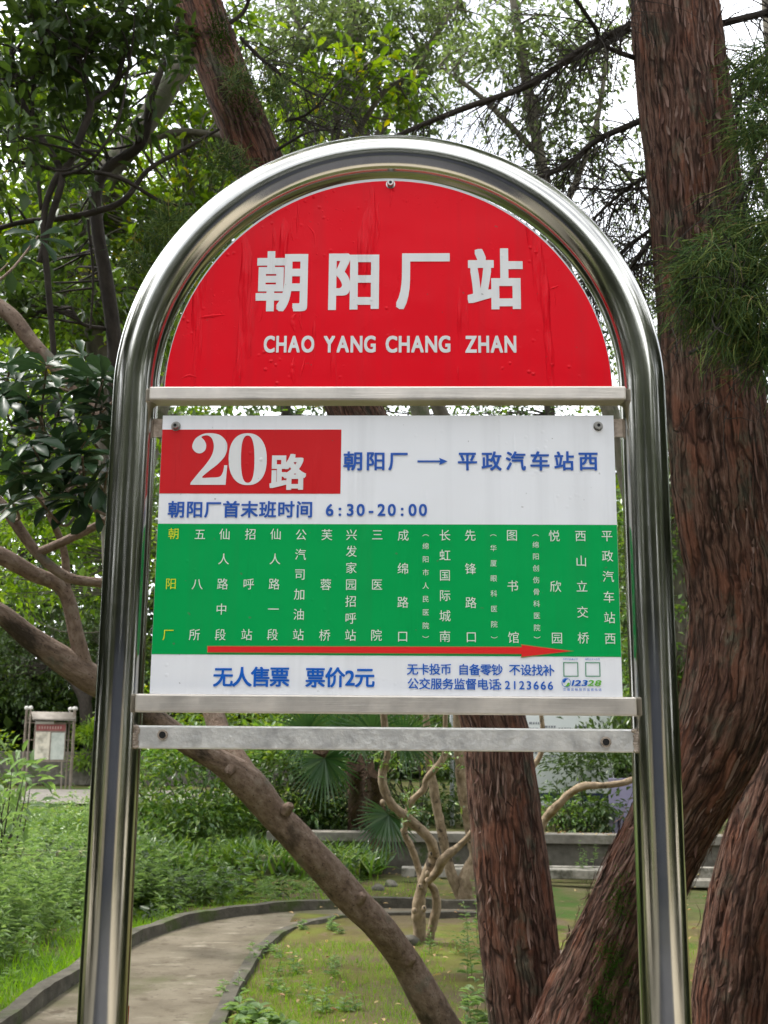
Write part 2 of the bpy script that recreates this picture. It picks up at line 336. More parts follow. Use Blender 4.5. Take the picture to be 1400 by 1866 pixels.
M['darkbark'] = noise_mat('dark_bark', [(.3, (.018, .014, .011)), (.7, (.06, .048, .038))], 25, .85, .6, 6, (1, 1, .4), 'bark')
M['greybark'] = noise_mat('grey_bark', [(.3, (.06, .052, .04)), (.7, (.17, .15, .115))], 16, .85, .6, 8, (1, 1, .35), 'bark', mask=[(3, .55, .7, (.06, .07, .035))])
M['palmbark'] = noise_mat('palm_bark', [(.3, (.03, .018, .01)), (.7, (.13, .08, .05))], 30, .9, .9, 8, (1, 1, .5), 'bark')
# leaves
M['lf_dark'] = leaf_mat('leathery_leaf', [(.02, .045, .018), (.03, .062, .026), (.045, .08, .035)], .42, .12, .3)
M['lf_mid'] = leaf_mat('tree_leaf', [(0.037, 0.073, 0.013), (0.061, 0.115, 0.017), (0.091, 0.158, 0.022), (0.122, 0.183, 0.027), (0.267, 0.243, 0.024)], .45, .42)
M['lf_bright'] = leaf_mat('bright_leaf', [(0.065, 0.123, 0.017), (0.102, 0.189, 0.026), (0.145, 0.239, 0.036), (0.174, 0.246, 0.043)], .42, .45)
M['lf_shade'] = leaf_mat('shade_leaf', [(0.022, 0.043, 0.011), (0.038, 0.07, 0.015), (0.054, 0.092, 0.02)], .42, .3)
M['lf_street'] = leaf_mat('street_leaf', [(.05, .065, .035), (.075, .095, .055), (.1, .115, .075)], .5, .3, .3)
M['lf_feather'] = leaf_mat('feathery_leaf', [(0.048, 0.075, 0.026), (0.075, 0.106, 0.037), (0.106, 0.144, 0.053)], .55, .5)
M['lf_gloss'] = leaf_mat('glossy_leaf', [(0.041, 0.095, 0.019), (0.068, 0.142, 0.027), (0.115, 0.203, 0.034), (0.176, 0.243, 0.054)], .3, .3, .6)
M['lf_jun'] = leaf_mat('juniper_scale', [(0.034, 0.068, 0.02), (0.061, 0.115, 0.027), (0.108, 0.169, 0.034), (0.176, 0.23, 0.047), (0.27, 0.203, 0.081)], .6, .15, .25)
M['lf_palm'] = leaf_mat('palm_leaf', [(.022, .06, .018), (.035, .08, .024), (.055, .1, .03)], .4, .3)
M['lf_weed'] = leaf_mat('weed_leaf', [(0.076, 0.14, 0.038), (0.115, 0.191, 0.058), (0.153, 0.23, 0.076), (0.102, 0.166, 0.064), (0.204, 0.255, 0.115)], .5, .4)
M['lf_grass'] = leaf_mat('grass_blade', [(0.081, 0.176, 0.016), (0.121, 0.243, 0.024), (0.162, 0.284, 0.041)], .5, .45)
M['lf_dry'] = leaf_mat('fallen_leaf', [(.2, .1, .04), (.34, .22, .1), (.42, .34, .14), (.16, .08, .04)], .6, .2)
# ground and masonry
M['soil'] = noise_mat('soil_ground', [(.3, (.05, .045, .02)), (.5, (.085, .09, .03)), (.7, (.12, .1, .055))], 1.4, .95, .6, 9, bscale=12, spec=.1, mask=[(.7, .5, .6, (.05, .09, .018)), (5, .58, .66, (.16, .12, .075))])
M['lawn'] = noise_mat('moss_lawn', [(.3, (.06, .046, .026)), (.45, (.095, .08, .03)), (.58, (.11, .115, .026)), (.75, (.12, .15, .03))], 2.2, .95, .8, 10, bscale=40, spec=.1, dist=.012, mask=[(9, .56, .66, (.14, .1, .065)), (1.3, .5, .62, (.1, .078, .045)), (3.5, .58, .68, (.05, .085, .014))])
M['path'] = noise_mat('path_concrete', [(.3, (.08, .066, .045)), (.5, (.125, .105, .074)), (.7, (.165, .142, .105))], 2.6, .9, .3, 10, bscale=30, spec=.2, mask=[(3.2, .58, .68, (.22, .195, .15), (.9, 1.9, 1)), (1.1, .5, .66, (.07, .07, .032)), (24, .62, .72, (.045, .036, .024)), (7, .56, .66, (.075, .06, .04))])
M['kerb'] = noise_mat('kerb_concrete', [(.3, (.045, .04, .03)), (.6, (.1, .09, .068)), (.75, (.2, .18, .14))], 6, .9, .8, 8, mask=[(3, .52, .64, (.05, .065, .018)), (16, .6, .7, (.02, .017, .012))])
M['stone'] = noise_mat('old_concrete', [(.3, (.045, .041, .032)), (.55, (.11, .1, .08)), (.75, (.2, .185, .15))], 5, .9, .5, 8, mask=[(4, .55, .66, (.05, .07, .02))])
M['slab'] = noise_mat('pale_slab', [(.35, (.08, .075, .055)), (.5, (.24, .22, .18)), (.75, (.4, .37, .32))], 7, .85, .3, 8, mask=[(7, .6, .68, (.03, .03, .02))])
M['mossy'] = noise_mat('mossy_slab', [(.3, (.13, .125, .06)), (.6, (.26, .25, .14)), (.75, (.34, .32, .22))], 6, .9, .5, 8, mask=[(5, .55, .66, (.06, .08, .02))])
M['asphalt'] = noise_mat('asphalt', [(.3, (.05, .052, .062)), (.7, (.1, .103, .118))], 40, .85, .3)
M['paving'] = noise_mat('pavement_concrete', [(.3, (.42, .37, .29)), (.7, (.56, .51, .42))], 3, .85, .2)
M['cream'] = noise_mat('cream_render', [(.3, (.58, .52, .4)), (.7, (.72, .66, .54))], 2, .9, .2)
M['steelblue'] = noise_mat('added_gate_paint', [(.3, (.07, .08, .11)), (.7, (.12, .13, .175))], 3, .5, .1)
M['road2'] = noise_mat('pale_road', [(.3, (.12, .11, .095)), (.7, (.19, .172, .15))], 2, .9, .2)
M['brick'] = noise_mat('brick_wall', [(.3, (.2, .06, .03)), (.7, (.38, .14, .075))], 4, .9, .2)
M['board'] = noise_mat('white_board', [(.3, (.62, .64, .64)), (.7, (.74, .75, .74))], 2, .4)
M['ink'] = plain('grey_print', (.2, .21, .23), .6)
M['navy'] = plain('navy_print', (.02, .03, .1), .5)
M['lilac'] = noise_mat('lilac_panel', [(.3, (.26, .23, .36)), (.7, (.36, .33, .46))], 2, .5)
M['galv'] = noise_mat('galvanised', [(.3, (.32, .33, .34)), (.7, (.5, .51, .52))], 8, .5, metal=.3)
M['kpost'] = noise_mat('kiosk_post', [(.3, (.13, .1, .075)), (.7, (.24, .2, .16))], 6, .5)
M['kred'] = noise_mat('kiosk_header', [(.3, (.2, .05, .05)), (.7, (.3, .1, .09))], 9, .6)
M['kpaper'] = noise_mat('kiosk_paper', [(.3, (.34, .37, .33)), (.6, (.5, .52, .46)), (.8, (.25, .33, .36))], 7, .4)
M['kpaper2'] = noise_mat('kiosk_paper_cream', [(.35, (.3, .28, .22)), (.55, (.62, .57, .46)), (.8, (.68, .63, .52))], 5, .5)
M['kroof'] = noise_mat('kiosk_roof', [(.3, (.17, .145, .12)), (.7, (.28, .245, .205))], 5, .6)
M['chalk'] = plain('white_cap', (.5, .48, .44), .6)
M['pebble'] = noise_mat('pebble', [(.3, (.3, .22, .18)), (.7, (.5, .42, .35))], 9, .9, .3)

# ------------------------------------------------------------------ lettering (built-in font)
GL = {}
def glyphs(wanted):
    """wanted: set of (char, weight) -> triangulated outlines at size 1, centred on their advance; heavier weights
    are the outline laid down several times, shifted by the weight and each a hair above the last"""
    obs = []
    for ch in sorted({c for c, _ in wanted}):
        cu = bpy.data.curves.new('glyph', 'FONT'); cu.body = ch; cu.align_x = 'CENTER'; cu.resolution_u = 5
        o = bpy.data.objects.new('glyph', cu); COL.objects.link(o); obs.append((ch, o))
    dg = bpy.context.evaluated_depsgraph_get()
    for ch, o in obs:
        me = bpy.data.meshes.new_from_object(o.evaluated_get(dg))
        v = np.zeros(len(me.vertices)*3); me.vertices.foreach_get('co', v); v = v.reshape(-1, 3)*[1, 1, 0]
        ps = [list(p.vertices) for p in me.polygons]
        for off in {w for c, w in wanted if c == ch}:
            vv, pp = [], []
            sh = [(0, 0)] if off == 0 else [(a*off, b*off*.8) for a in (-1, 0, 1) for b in (-1, 0, 1)]+([(a*off*.5, b*off*.4) for a in (-1, 1) for b in (-2, 2)] if off > .03 else [])
            for k, (a, b) in enumerate(sh):
                pp += [[i+k*len(v) for i in p] for p in ps]; vv.append(v+[a, b, k*3e-5])
            GL[ch, off] = (np.concatenate(vv), pp)
        bpy.data.meshes.remove(me)
    for _, o in obs:
        cu = o.data; bpy.data.objects.remove(o); bpy.data.curves.remove(cu)
def facebm(mb, v, polys):
    d = {}
    for p in polys: d.setdefault(len(p), []).append(p)
    mb.add(v, [np.array(x) for x in d.values()])
YP = -.014                                    # front face of the plates
def put(mb, ch, off, x, z, sx, sz, y, shear=0.):
    v, polys = GL[ch, off]
    if not len(v): return
    out = np.column_stack([x+v[:, 0]*sx+shear*(v[:, 1]-.36)*sz, y-v[:, 2], z+(v[:, 1]-.36)*sz]); facebm(mb, out, polys)
def row(mb, text, off, a, b, size, y=YP-.0007, sx=1., pos=None):
    """characters of a line with the first centred on pixel a and the last on pixel b (size in px of one em)"""
    A, B = S(*a), S(*b); k = size*.000966
    for i, ch in enumerate(text):
        t = i/max(len(text)-1, 1)
        if ch == ' ': continue
        P = A*(1-t)+B*t; put(mb, ch, off, P[0], P[2], k*sx, k, y)
def fit(mb, text, off, x0, x1, y0, y1, gap=.06, y=YP-.0007, shear=0.):
    """proportional line stretched to a pixel box"""
    cur = 0; items = []
    for ch in text:
        if ch == ' ': cur += .33; continue
        v = GL[ch, off][0]; w = np.ptp(v[:, 0]); items.append((ch, cur-v[:, 0].min())); cur += w+gap
    zs = np.concatenate([GL[c, off][0][:, 1] for c, _ in items]); tot = cur-gap
    a, b = S(x0, (y0+y1)/2), S(x1, (y0+y1)/2); zt, zb = S((x0+x1)/2, y0)[2], S((x0+x1)/2, y1)[2]
    kx = (b[0]-a[0])/tot; kz = (zt-zb)/(np.ptp(zs))
    for c, u in items:
        v, p = GL[c, off]; zz = zb+(v[:, 1]-zs.min())*kz
        facebm(mb, np.column_stack([a[0]+(v[:, 0]+u)*kx+shear*(zz-zb), y-v[:, 2], zz]), p)
def shape_mesh(mb, polys, y):
    """filled flat outline (list of closed loops of (x,z); later loops are holes)"""
    cu = bpy.data.curves.new('shape', 'CURVE'); cu.dimensions = '2D'; cu.fill_mode = 'BOTH'
    for lp in polys:
        sp = cu.splines.new('POLY'); sp.points.add(len(lp)-1); sp.use_cyclic_u = True
        for q, (x, z) in zip(sp.points, lp): q.co = (x, z, 0, 1)
    o = bpy.data.objects.new('shape', cu); COL.objects.link(o)
    me = bpy.data.meshes.new_from_object(o.evaluated_get(bpy.context.evaluated_depsgraph_get()))
    v = np.array([p.co[:] for p in me.vertices]); facebm(mb, np.column_stack([v[:, 0], y-v[:, 2], v[:, 1]]), [list(p.vertices) for p in me.polygons])
    bpy.data.objects.remove(o); bpy.data.curves.remove(cu); bpy.data.meshes.remove(me)
def smooth_loop(pts, n=6):
    """closed loop through pts; a point given with a third value 1 is a corner"""
    out = []; k = len(pts)
    for i in range(k):
        p0, p1, p2, p3 = (np.array(pts[(i+j) % k][:2], float) for j in (-1, 0, 1, 2))
        if len(pts[i]) > 2: p0 = p1
        if len(pts[(i+1) % k]) > 2: p3 = p2
        for t in np.linspace(0, 1, n, endpoint=False):
            out.append(.5*((2*p1)+(-p0+p2)*t+(2*p0-5*p1+4*p2-p3)*t*t+(-p0+3*p1-3*p2+p3)*t**3))
    return out
HV, BD, MD, LT = .034, .021, .013, .0        # weights
COLS = [('朝阳厂', 317, 973, 307, 1157, 'y'), ('五八所', 365, 974, 355, 1157, ''), ('仙人路中段', 410, 974, 402, 1157, ''), ('招呼站', 457, 974, 450, 1157, ''),
        ('仙人路一段', 503, 974, 497, 1157, ''), ('公汽司加油站', 549, 975, 544, 1157, ''), ('芙蓉桥', 596, 975, 592, 1158, ''), ('兴发家园招呼站', 641, 975, 639, 1158, ''),
        ('三医院', 688, 975, 686, 1158, ''), ('成绵路口', 735, 976, 734, 1160, ''), ('︵绵阳市人民医院︶', 776, 972, 776, 1165, 's'), ('长虹国际城南', 811, 976, 811, 1160, ''),
        ('先锋路口', 857, 976, 859, 1161, ''), ('︵华厦眼科医院︶', 899, 972, 901, 1166, 's'), ('图书馆', 933, 976, 936, 1162, ''), ('︵绵阳创伤骨科医院︶', 976, 972, 979, 1166, 's'),
        ('悦欣园', 1010, 977, 1015, 1163, ''), ('西山立交桥', 1058, 977, 1063, 1163, ''), ('平政汽车站西', 1106, 977, 1112, 1164, '')]
want = {(c, LT) for t, *_ in COLS for c in t}
want |= {(c, HV) for c in '朝阳厂站路'} | {(c, HV) for c in 'CHAOYNGZ'} | {(c, BD) for c in '朝阳厂平政汽车站西首末班时间6:30-20:00无人售票票价2元12328'}
want |= {(c, MD) for c in '无卡投币自备零钞不设找补公交服务监督电话:2123666交通运输'} | {(c, LT) for c in '交通运输服务监督电话手机扫码乘公交绵阳公众号'}
want.discard((' ', BD)); glyphs(want)

# ------------------------------------------------------------------ the bus stop sign
sign = thing('bus_stop_sign', 'steel tube bus stop sign with red arched plate above a white and green route plate', 'bus stop sign', (0, 0, 0))
HX, TR = .45, .0398
ZC = 2.1015                                   # springing of the arch
path = [(-HX, 0, z) for z in np.linspace(-.25, ZC, 30)]+[(-HX*math.cos(a), 0, ZC+HX*math.sin(a)) for a in np.linspace(0, math.pi, 60)[1:-1]]+[(HX, 0, z) for z in np.linspace(ZC, -.25, 30)]
mb = MB(); tube(mb, path, [TR]*len(path), 48, 2); mb.build('tube_frame', M['tube'], sign)
def bar(zt, zb, x0, x1, y0, y1, mt, bev=.003):
    mb = MB(); mb.box((x0, y0, zb), (x1, y1, zt), bev=bev); return mb.build('crossbar', mt, sign, smooth=False)
z = lambda px, py, y: S(px, py, y)[2]
YB = -.034
b1 = bar(z(700, 703.5, YB), z(700, 728, YB), S(272, 715, YB)[0], S(1141, 715, YB)[0], YB, YB+.042, M['bar'])
b2 = bar(z(700, 1267, YB), z(700, 1301, YB), S(246, 1280, YB)[0], S(1161, 1290, YB)[0], YB, YB+.03, M['bar'])
b3 = bar(z(700, 1325, -.02), z(700, 1368, -.02), S(250, 1340, -.02)[0]-.004, S(1152, 1350, -.02)[0]+.006, -.02, .012, M['bar_worn'])
for px, py in ((297, 1339), (1104, 1352)):
    P = S(px, py, -.0205); mb = MB()
    tube(mb, [(P[0], -.0203, P[2]), (P[0], -.0245, P[2])], [.0085, .0085], 20, 1); mb.build('hole_collar', M['weld'], b3)
    mb = MB(); tube(mb, [(P[0], -.0235, P[2]), (P[0], -.0252, P[2])], [.0056, .0056], 16, 1); mb.build('bolt_hole', M['dark'], b3)
for s in (-1, 1):                            # weld beads where the lower rail meets the tubes
    mb = MB()
    for i in range(9):
        P = np.array([s*(HX-.036)+(rng.normal()*.0015), -.0215, b3.data.vertices[0].co.z*0+z(700, 1328+i*4.6, -.02)])
        bm = bmesh.new(); bmesh.ops.create_icosphere(bm, subdivisions=1, radius=.0042); mb.bm(bm, M=Matrix.Translation(P) @ Matrix.Diagonal((1.3, .8, .9, 1)))
    mb.build('weld_bead', M['weld'], sign)
def socket_bolt(px, py, parent, y=YP):
    P = S(px, py, y); mb = MB()
    tube(mb, [(P[0], y+.001, P[2]), (P[0], y-.001, P[2])], [.0085, .0085], 24, 1)
    tube(mb, [(P[0], y-.0008, P[2]), (P[0], y-.0065, P[2]), (P[0], y-.0085, P[2])], [.0062, .0062, .0052], 24, 2)
    o = mb.build('bolt', M['bolt'], parent)
    mb = MB(); tube(mb, [(P[0], y-.0084, P[2]), (P[0], y-.0091, P[2])], [.0031, .0031], 6, 1); mb.build('socket', M['dark'], o)
    return o
# --- red arched plate
RXC, RB = 0., z(700, 703, YP)-.006
RW = .396; RTOP = z(713, 325, YP) 
def arch(inset=0., n=72, flat=0.):
    h = RTOP-RB; a = RW-inset; pts = [(RXC-a, RB)]
    zc = ZC-.006; r = RTOP-zc-inset-flat
    for t in np.linspace(0, math.pi, n): pts.append((RXC-(a*math.cos(t)), zc+r*math.sin(t)))
    pts.append((RXC+a, RB)); return pts
def prism(mb, loop, y0, y1):
    n = len(loop); v = [(x, y0, zz) for x, zz in loop]+[(x, y1, zz) for x, zz in loop]
    mb.add(v, [np.array([list(range(n))[::1]]), np.array([list(range(2*n-1, n-1, -1))]), np.array([(i, i+n, (i+1) % n+n, (i+1) % n) for i in range(n)])])
mb = MB(); prism(mb, arch(), YP+.0035, YP+.0004); red = mb.build('header_plate', M['alu'], sign, smooth=False)
mb = MB(); prism(mb, arch(.0012, flat=.004), YP+.0003, YP)
def ridge(pts, w, h):
    Q = spline([S(a, b) for a, b in pts], 8); n = len(Q); t = np.linspace(0, 1, n); e = np.sin(t*math.pi)**.6*(1+.35*vnoise(np.column_stack([t*9, t*0, t*0+pts[0][0]]), 3)); V = []
    T = unit(np.gradient(Q, axis=0)); sd = np.column_stack([-T[:, 2], T[:, 0]*0, T[:, 0]])
    for a, hh in ((-1, 0), (-.45, .75), (0, 1), (.45, .75), (1, 0)):
        p = Q+sd*(a*w*e)[:, None]; p[:, 1] = YP-.0001-hh*h*e; V.append(p)
    i = np.arange(n-1); mb.add(np.vstack(V), [np.vstack([np.stack([k*n+i, k*n+i+1, (k+1)*n+i+1, (k+1)*n+i], -1) for k in range(4)])])
for pts, w, h in (([(540, 570), (533, 585), (538, 606)], .0042, .0014), ([(536, 650), (533, 675), (536, 700)], .0042, .0016), ([(548, 566), (547, 585), (552, 605)], .0025, .0012), ([(556, 652), (552, 670), (548, 690)], .0022, .001), ([(533, 396), (531, 420), (535, 440)], .0024, .0012), ([(497, 425), (500, 438), (501, 451)], .0016, .0009), ([(692, 366), (688, 385), (691, 420), (686, 445)], .003, .0012), ([(712, 345), (713, 358), (711, 378)], .0018, .0009),
                  ([(360, 580), (385, 576), (412, 573)], .003, .0014), ([(478, 560), (476, 580), (470, 588)], .0014, .0008), ([(1000, 527), (1010, 524), (1018, 520)], .0025, .0012), ([(1011, 528), (1012, 545), (1010, 562)], .0018, .001), ([(560, 410), (572, 425), (575, 450)], .0018, .0008), ([(330, 690), (345, 684), (360, 688)], .002, .0008)): ridge(pts, w, h)
for k in range(150):
    px, py = [(rng.normal(400, 45), rng.normal(560, 60)), (rng.normal(790, 50), rng.normal(362, 14)), (rng.uniform(420, 1060), rng.uniform(380, 690)), (rng.normal(560, 60), rng.normal(390, 25))][k % 4]; P = S(px, py)
    if math.hypot(P[0]/.385, (P[2]-2.1)/.385) > 1 or P[2] < 2.12: continue
    r = rng.uniform(.0007, .0019)*(1.3 if k % 9 == 0 else 1); bm = bmesh.new(); bmesh.ops.create_icosphere(bm, subdivisions=2, radius=r); mb.bm(bm, M=Matrix.Translation((P[0], YP, P[2])) @ Matrix.Diagonal((1, .33, rng.uniform(.8, 1.6), 1)))
mb.build('red_film', M['red'], red, smooth=False)
mb = MB()
for ch, px in (('朝', 515), ('阳', 645), ('厂', 772), ('站', 902)):
    v, p = GL[ch, HV]; x0, x1 = {'朝': (467, 561), '阳': (599, 691), '厂': (722, 820), '站': (852, 953)}[ch]; y0, y1 = {'朝': (458, 568), '阳': (462, 565), '厂': (462, 564), '站': (453, 564)}[ch]
    a, b = S(x0, (y0+y1)/2), S(x1, (y0+y1)/2); zt, zb = S((x0+x1)/2, y0)[2], S((x0+x1)/2, y1)[2]
    facebm(mb, np.column_stack([a[0]+(v[:, 0]-v[:, 0].min())/np.ptp(v[:, 0])*(b[0]-a[0]), YP-.0007-v[:, 2], zb+(v[:, 1]-v[:, 1].min())/np.ptp(v[:, 1])*(zt-zb)]), p)
tag(mb.build('lettering', M['lwhite'], red, smooth=False), 'large white station name in four bold Chinese characters')
mb = MB()
for t, x0, x1 in (('CHAO', 481, 573), ('YANG', 590, 685), ('CHANG', 703, 821), ('ZHAN', 848, 941)): fit(mb, t, HV, x0, x1, 612, 643, gap=.085)
tag(mb.build('lettering', M['lwhite'], red, smooth=False), 'smaller white station name in Latin capitals')
socket_bolt(712, 336, red)
# --- white route plate
PX0, PX1, PZT, PZB = -.396, .396, z(700, 757, YP), z(700, 1267, YP)-.004
mb = MB(); mb.box((PX0, YP+.0004, PZB), (PX1, YP+.0035, PZT)); mb.box((PX0+.0004, YP, PZB), (PX1-.0004, YP+.0003, PZT-.0004), mi=1)
route = mb.build('route_plate', [M['alu'], M['white']], sign, smooth=False)
def patch(name, mt, x0, x1, z0, z1, y):
    mb = MB(); mb.box((x0, y, z0), (x1, y+.0003, z1)); return mb.build(name, mt, route, smooth=False)
patch('red_panel', M['red2'], PX0+.0006, S(621.5, 840)[0], S(460, 899.5)[2], S(460, 783)[2], YP-.0006)
patch('green_panel', M['green'], PX0+.0006, PX1-.0006, S(700, 1194.5)[2], S(700, 955.5)[2], YP-.0006)
YL = YP-.0014
mb = MB()                                    # big fat-face 2 and 0, then the road character
def zp(x, y): p = S(270+x/3.256, 740+y/3.256); return (p[0], p[2])
two = [(263, 240), (282, 195), (325, 168), (372, 162), (425, 172), (461, 205), (471, 245), (458, 295), (415, 345), (360, 388), (322, 424), (375, 425), (425, 420), (445, 392), (453, 352, 1), (471, 352, 1), (461, 468, 1), (251, 468, 1), (254, 455, 1), (300, 398), (345, 345), (378, 295), (391, 245), (383, 200), (362, 178), (335, 176), (318, 186), (335, 205), (346, 235), (337, 266), (308, 282), (278, 270)]
shape_mesh(mb, [[zp(*p) for p in smooth_loop(two)]], YL)
def ell(cx, cy, a, b, e=2.3, n=48): return [zp(cx+a*np.sign(math.cos(t))*abs(math.cos(t))**(2/e), cy+b*np.sign(math.sin(t))*abs(math.sin(t))**(2/e)) for t in np.linspace(0, 2*math.pi, n, endpoint=False)]
shape_mesh(mb, [ell(592, 316, 113, 154), ell(592, 316, 40, 140, 2.5)], YL)
v, p = GL['路', HV]; (xa, zb), (xb, zt) = zp(720, 498), zp(942, 285)
facebm(mb, np.column_stack([xa+(v[:, 0]-v[:, 0].min())/np.ptp(v[:, 0])*(xb-xa), YL-v[:, 2], zb+(v[:, 1]-v[:, 1].min())/np.ptp(v[:, 1])*(zt-zb)]), p)
tag(mb.build('lettering', M['lwhite'], route, smooth=False), 'large white route number on the red panel')
mb = MB(); row(mb, '朝阳厂', BD, (644, 841), (726, 841), 37, YL); row(mb, '平政汽车站西', BD, (852, 841), (1072, 841), 37, YL)
A, B = S(761, 841), S(816, 841); k = .001
shape_mesh(mb, [[(A[0], A[2]-1.6*k), (B[0]-13*k, A[2]-1.6*k), (B[0]-15*k, A[2]-6.5*k), (B[0], A[2]), (B[0]-15*k, A[2]+6.5*k), (B[0]-13*k, A[2]+1.6*k), (A[0], A[2]+1.6*k)]], YL)
row(mb, '朝阳厂首末班时间', BD, (322, 929), (555, 929), 32, YL)
row(mb, '6:30-20:00', BD, (601, 929), (771, 929), 30, YL)
tag(mb.build('lettering', M['blue'], route, smooth=False), 'blue destination and timetable lines')
for t, x0, y0, x1, y1, k in COLS:
    mb = MB(); row(mb, t, LT, (x0, y0), (x1, y1), 12.5 if k == 's' else 21.5, YL, sx=.97)
    o = mb.build('stop_name', M['yellow' if k == 'y' else 'palegreen'], route, smooth=False)
    if k == 'y': tag(o, 'yellow name of the present stop')
def arrow_loop(g):
    a = [(379-g, 1178-g), (951, 1179.5-g), (950-g, 1175.5-1.4*g), (1040+5*g, 1186.5), (950-g, 1197+1.4*g), (951, 1191.5+g), (379-g, 1188.5+g)]
    return [(S(*q)[0], S(*q)[2]) for q in a]
mb = MB(); shape_mesh(mb, [arrow_loop(1.3)], YL); mb.build('arrow_outline', M['arrowedge'], route, smooth=False)
mb = MB(); shape_mesh(mb, [arrow_loop(0)], YL-.0006); mb.build('arrow', M['arrow'], route, smooth=False)
mb = MB(); row(mb, '无人售票', BD, (407, 1234), (510, 1234), 36, YL); [row(mb, c_, BD, (x_, 1235), (x_, 1235), 36, YL) for c_, x_ in zip('票价2元', (575, 611, 638, 665))]
row(mb, '无卡投币', MD, (752, 1220), (813, 1220), 20.5, YL); row(mb, '自备零钞', MD, (845, 1220.5), (906, 1221), 20.5, YL); row(mb, '不设找补', MD, (938, 1221), (1000, 1222), 20.5, YL)
row(mb, '公交服务监督电话', MD, (753, 1246), (901, 1247.5), 20.5, YL); row(mb, ':2123666', MD, (912, 1248), (1003, 1249), 20, YL)
tag(mb.build('lettering', M['blue2'], route, smooth=False), 'blue fare and telephone lines below the green panel')
for x0, x1 in ((1027, 1053.5), (1067, 1093.5)):  # frames that hold the codes
    mb = MB(); a, b = S(x0, 1233), S(x1, 1207); t = .0014
    shape_mesh(mb, [[(a[0], a[2]), (b[0], a[2]), (b[0], b[2]), (a[0], b[2])], [(a[0]+t, a[2]+t), (b[0]-t, a[2]+t), (b[0]-t, b[2]-t), (a[0]+t, b[2]-t)]], YL); mb.build('code_frame', M['qrgreen'], route, smooth=False)
mb = MB(); fit(mb, '手机扫码乘公交', LT, 1026, 1053, 1199.5, 1203, .1, YL); fit(mb, '绵阳公交公众号', LT, 1066, 1093, 1199.5, 1203, .1, YL)
fit(mb, '交通运输服务监督电话', LT, 1026, 1096, 1254, 1259, .35, YL); fit(mb, '123', BD, 1041, 1069, 1239.5, 1250, .06, YL, .3)
c = S(1032, 1244); rr = .0077
def circ(r, a0=0, a1=2*math.pi, n=40, cx=0, cz=0): return [(c[0]+cx+r*math.cos(t), c[2]+cz+r*math.sin(t)) for t in np.linspace(a0, a1, n, endpoint=False)]
shape_mesh(mb, [circ(rr), circ(rr*.9)], YL)
shape_mesh(mb, [[(c[0]+x*rr, c[2]+y*rr) for x, y in smooth_loop([(-.8, .1, 1), (-.6, .6), (-.1, .85), (.45, .75, 1), (.05, .6), (-.15, .3), (-.3, .05), (-.55, .0)])]], YL)
tag(mb.build('lettering', M['blue2'], route, smooth=False), 'small blue hotline emblem and captions')
mb = MB(); fit(mb, '28', BD, 1070, 1094, 1239.5, 1250, .06, YL, .3)
shape_mesh(mb, [[(c[0]-x*rr, c[2]-y*rr) for x, y in smooth_loop([(-.8, .1, 1), (-.6, .6), (-.1, .85), (.45, .75, 1), (.05, .6), (-.15, .3), (-.3, .05), (-.55, .0)])]], YL)
tag(mb.build('lettering', M['limegreen'], route, smooth=False), 'lime green hotline digits and emblem half')
socket_bolt(321, 777, route); socket_bolt(1090, 777, route)
for s, px in ((-1, 290), (1, 1123)):         # welded tabs that carry the plate
    zt, zb = z(px, 764, -.006), z(px, 797, -.006); mb = MB()
    mb.box((s*.378, YP+.004, zb), (s*.425, YP+.009, zt), bev=.0015); mb.build('bracket', M['weld'], sign, smooth=False)

# ================================================================== THE PLACE
# ------------------------------------------------------------------ ground
def structure(mb, name, mt, smooth=True): return tag(mb.build(name, mt, smooth=smooth), kind='structure')
def ground_z(x, y):
    P = np.column_stack([np.asarray(x, float)*.9, np.asarray(y, float)*.9, np.zeros(len(x))])
    w = np.clip((np.asarray(y)-4)/4, 0, 1)
    return w*(.03*vnoise(P, 3)+.012*vnoise(P*4, 5))-.02
gx = np.concatenate([np.linspace(-260, -16, 24), np.linspace(-15, 15, 151), np.linspace(16, 260, 24)])
gy = np.concatenate([np.linspace(-260, -1.2, 30), np.linspace(-1, 20, 141), np.linspace(21, 260, 40)])
X, Y = np.meshgrid(gx, gy); zz = ground_z(X.ravel(), Y.ravel()); nx = len(gx)
i = (np.arange(len(gy)-1)[:, None]*nx+np.arange(nx-1)[None]).ravel()
mb = MB(); mb.add(np.column_stack([X.ravel(), Y.ravel(), zz]), [np.stack([i, i+1, i+nx+1, i+nx], -1)]); structure(mb, 'ground', M['soil'])
def strip(mb, A, B, zA, zB):
    """quad strip between two polylines"""
    A, B = np.array(A), np.array(B); n = len(A)
    V = np.vstack([np.column_stack([A[:, :2], np.broadcast_to(zA, n)]), np.column_stack([B[:, :2], np.broadcast_to(zB, n)])])
    k = np.arange(n-1); mb.add(V, [np.stack([k, k+1, k+1+n, k+n], -1)])
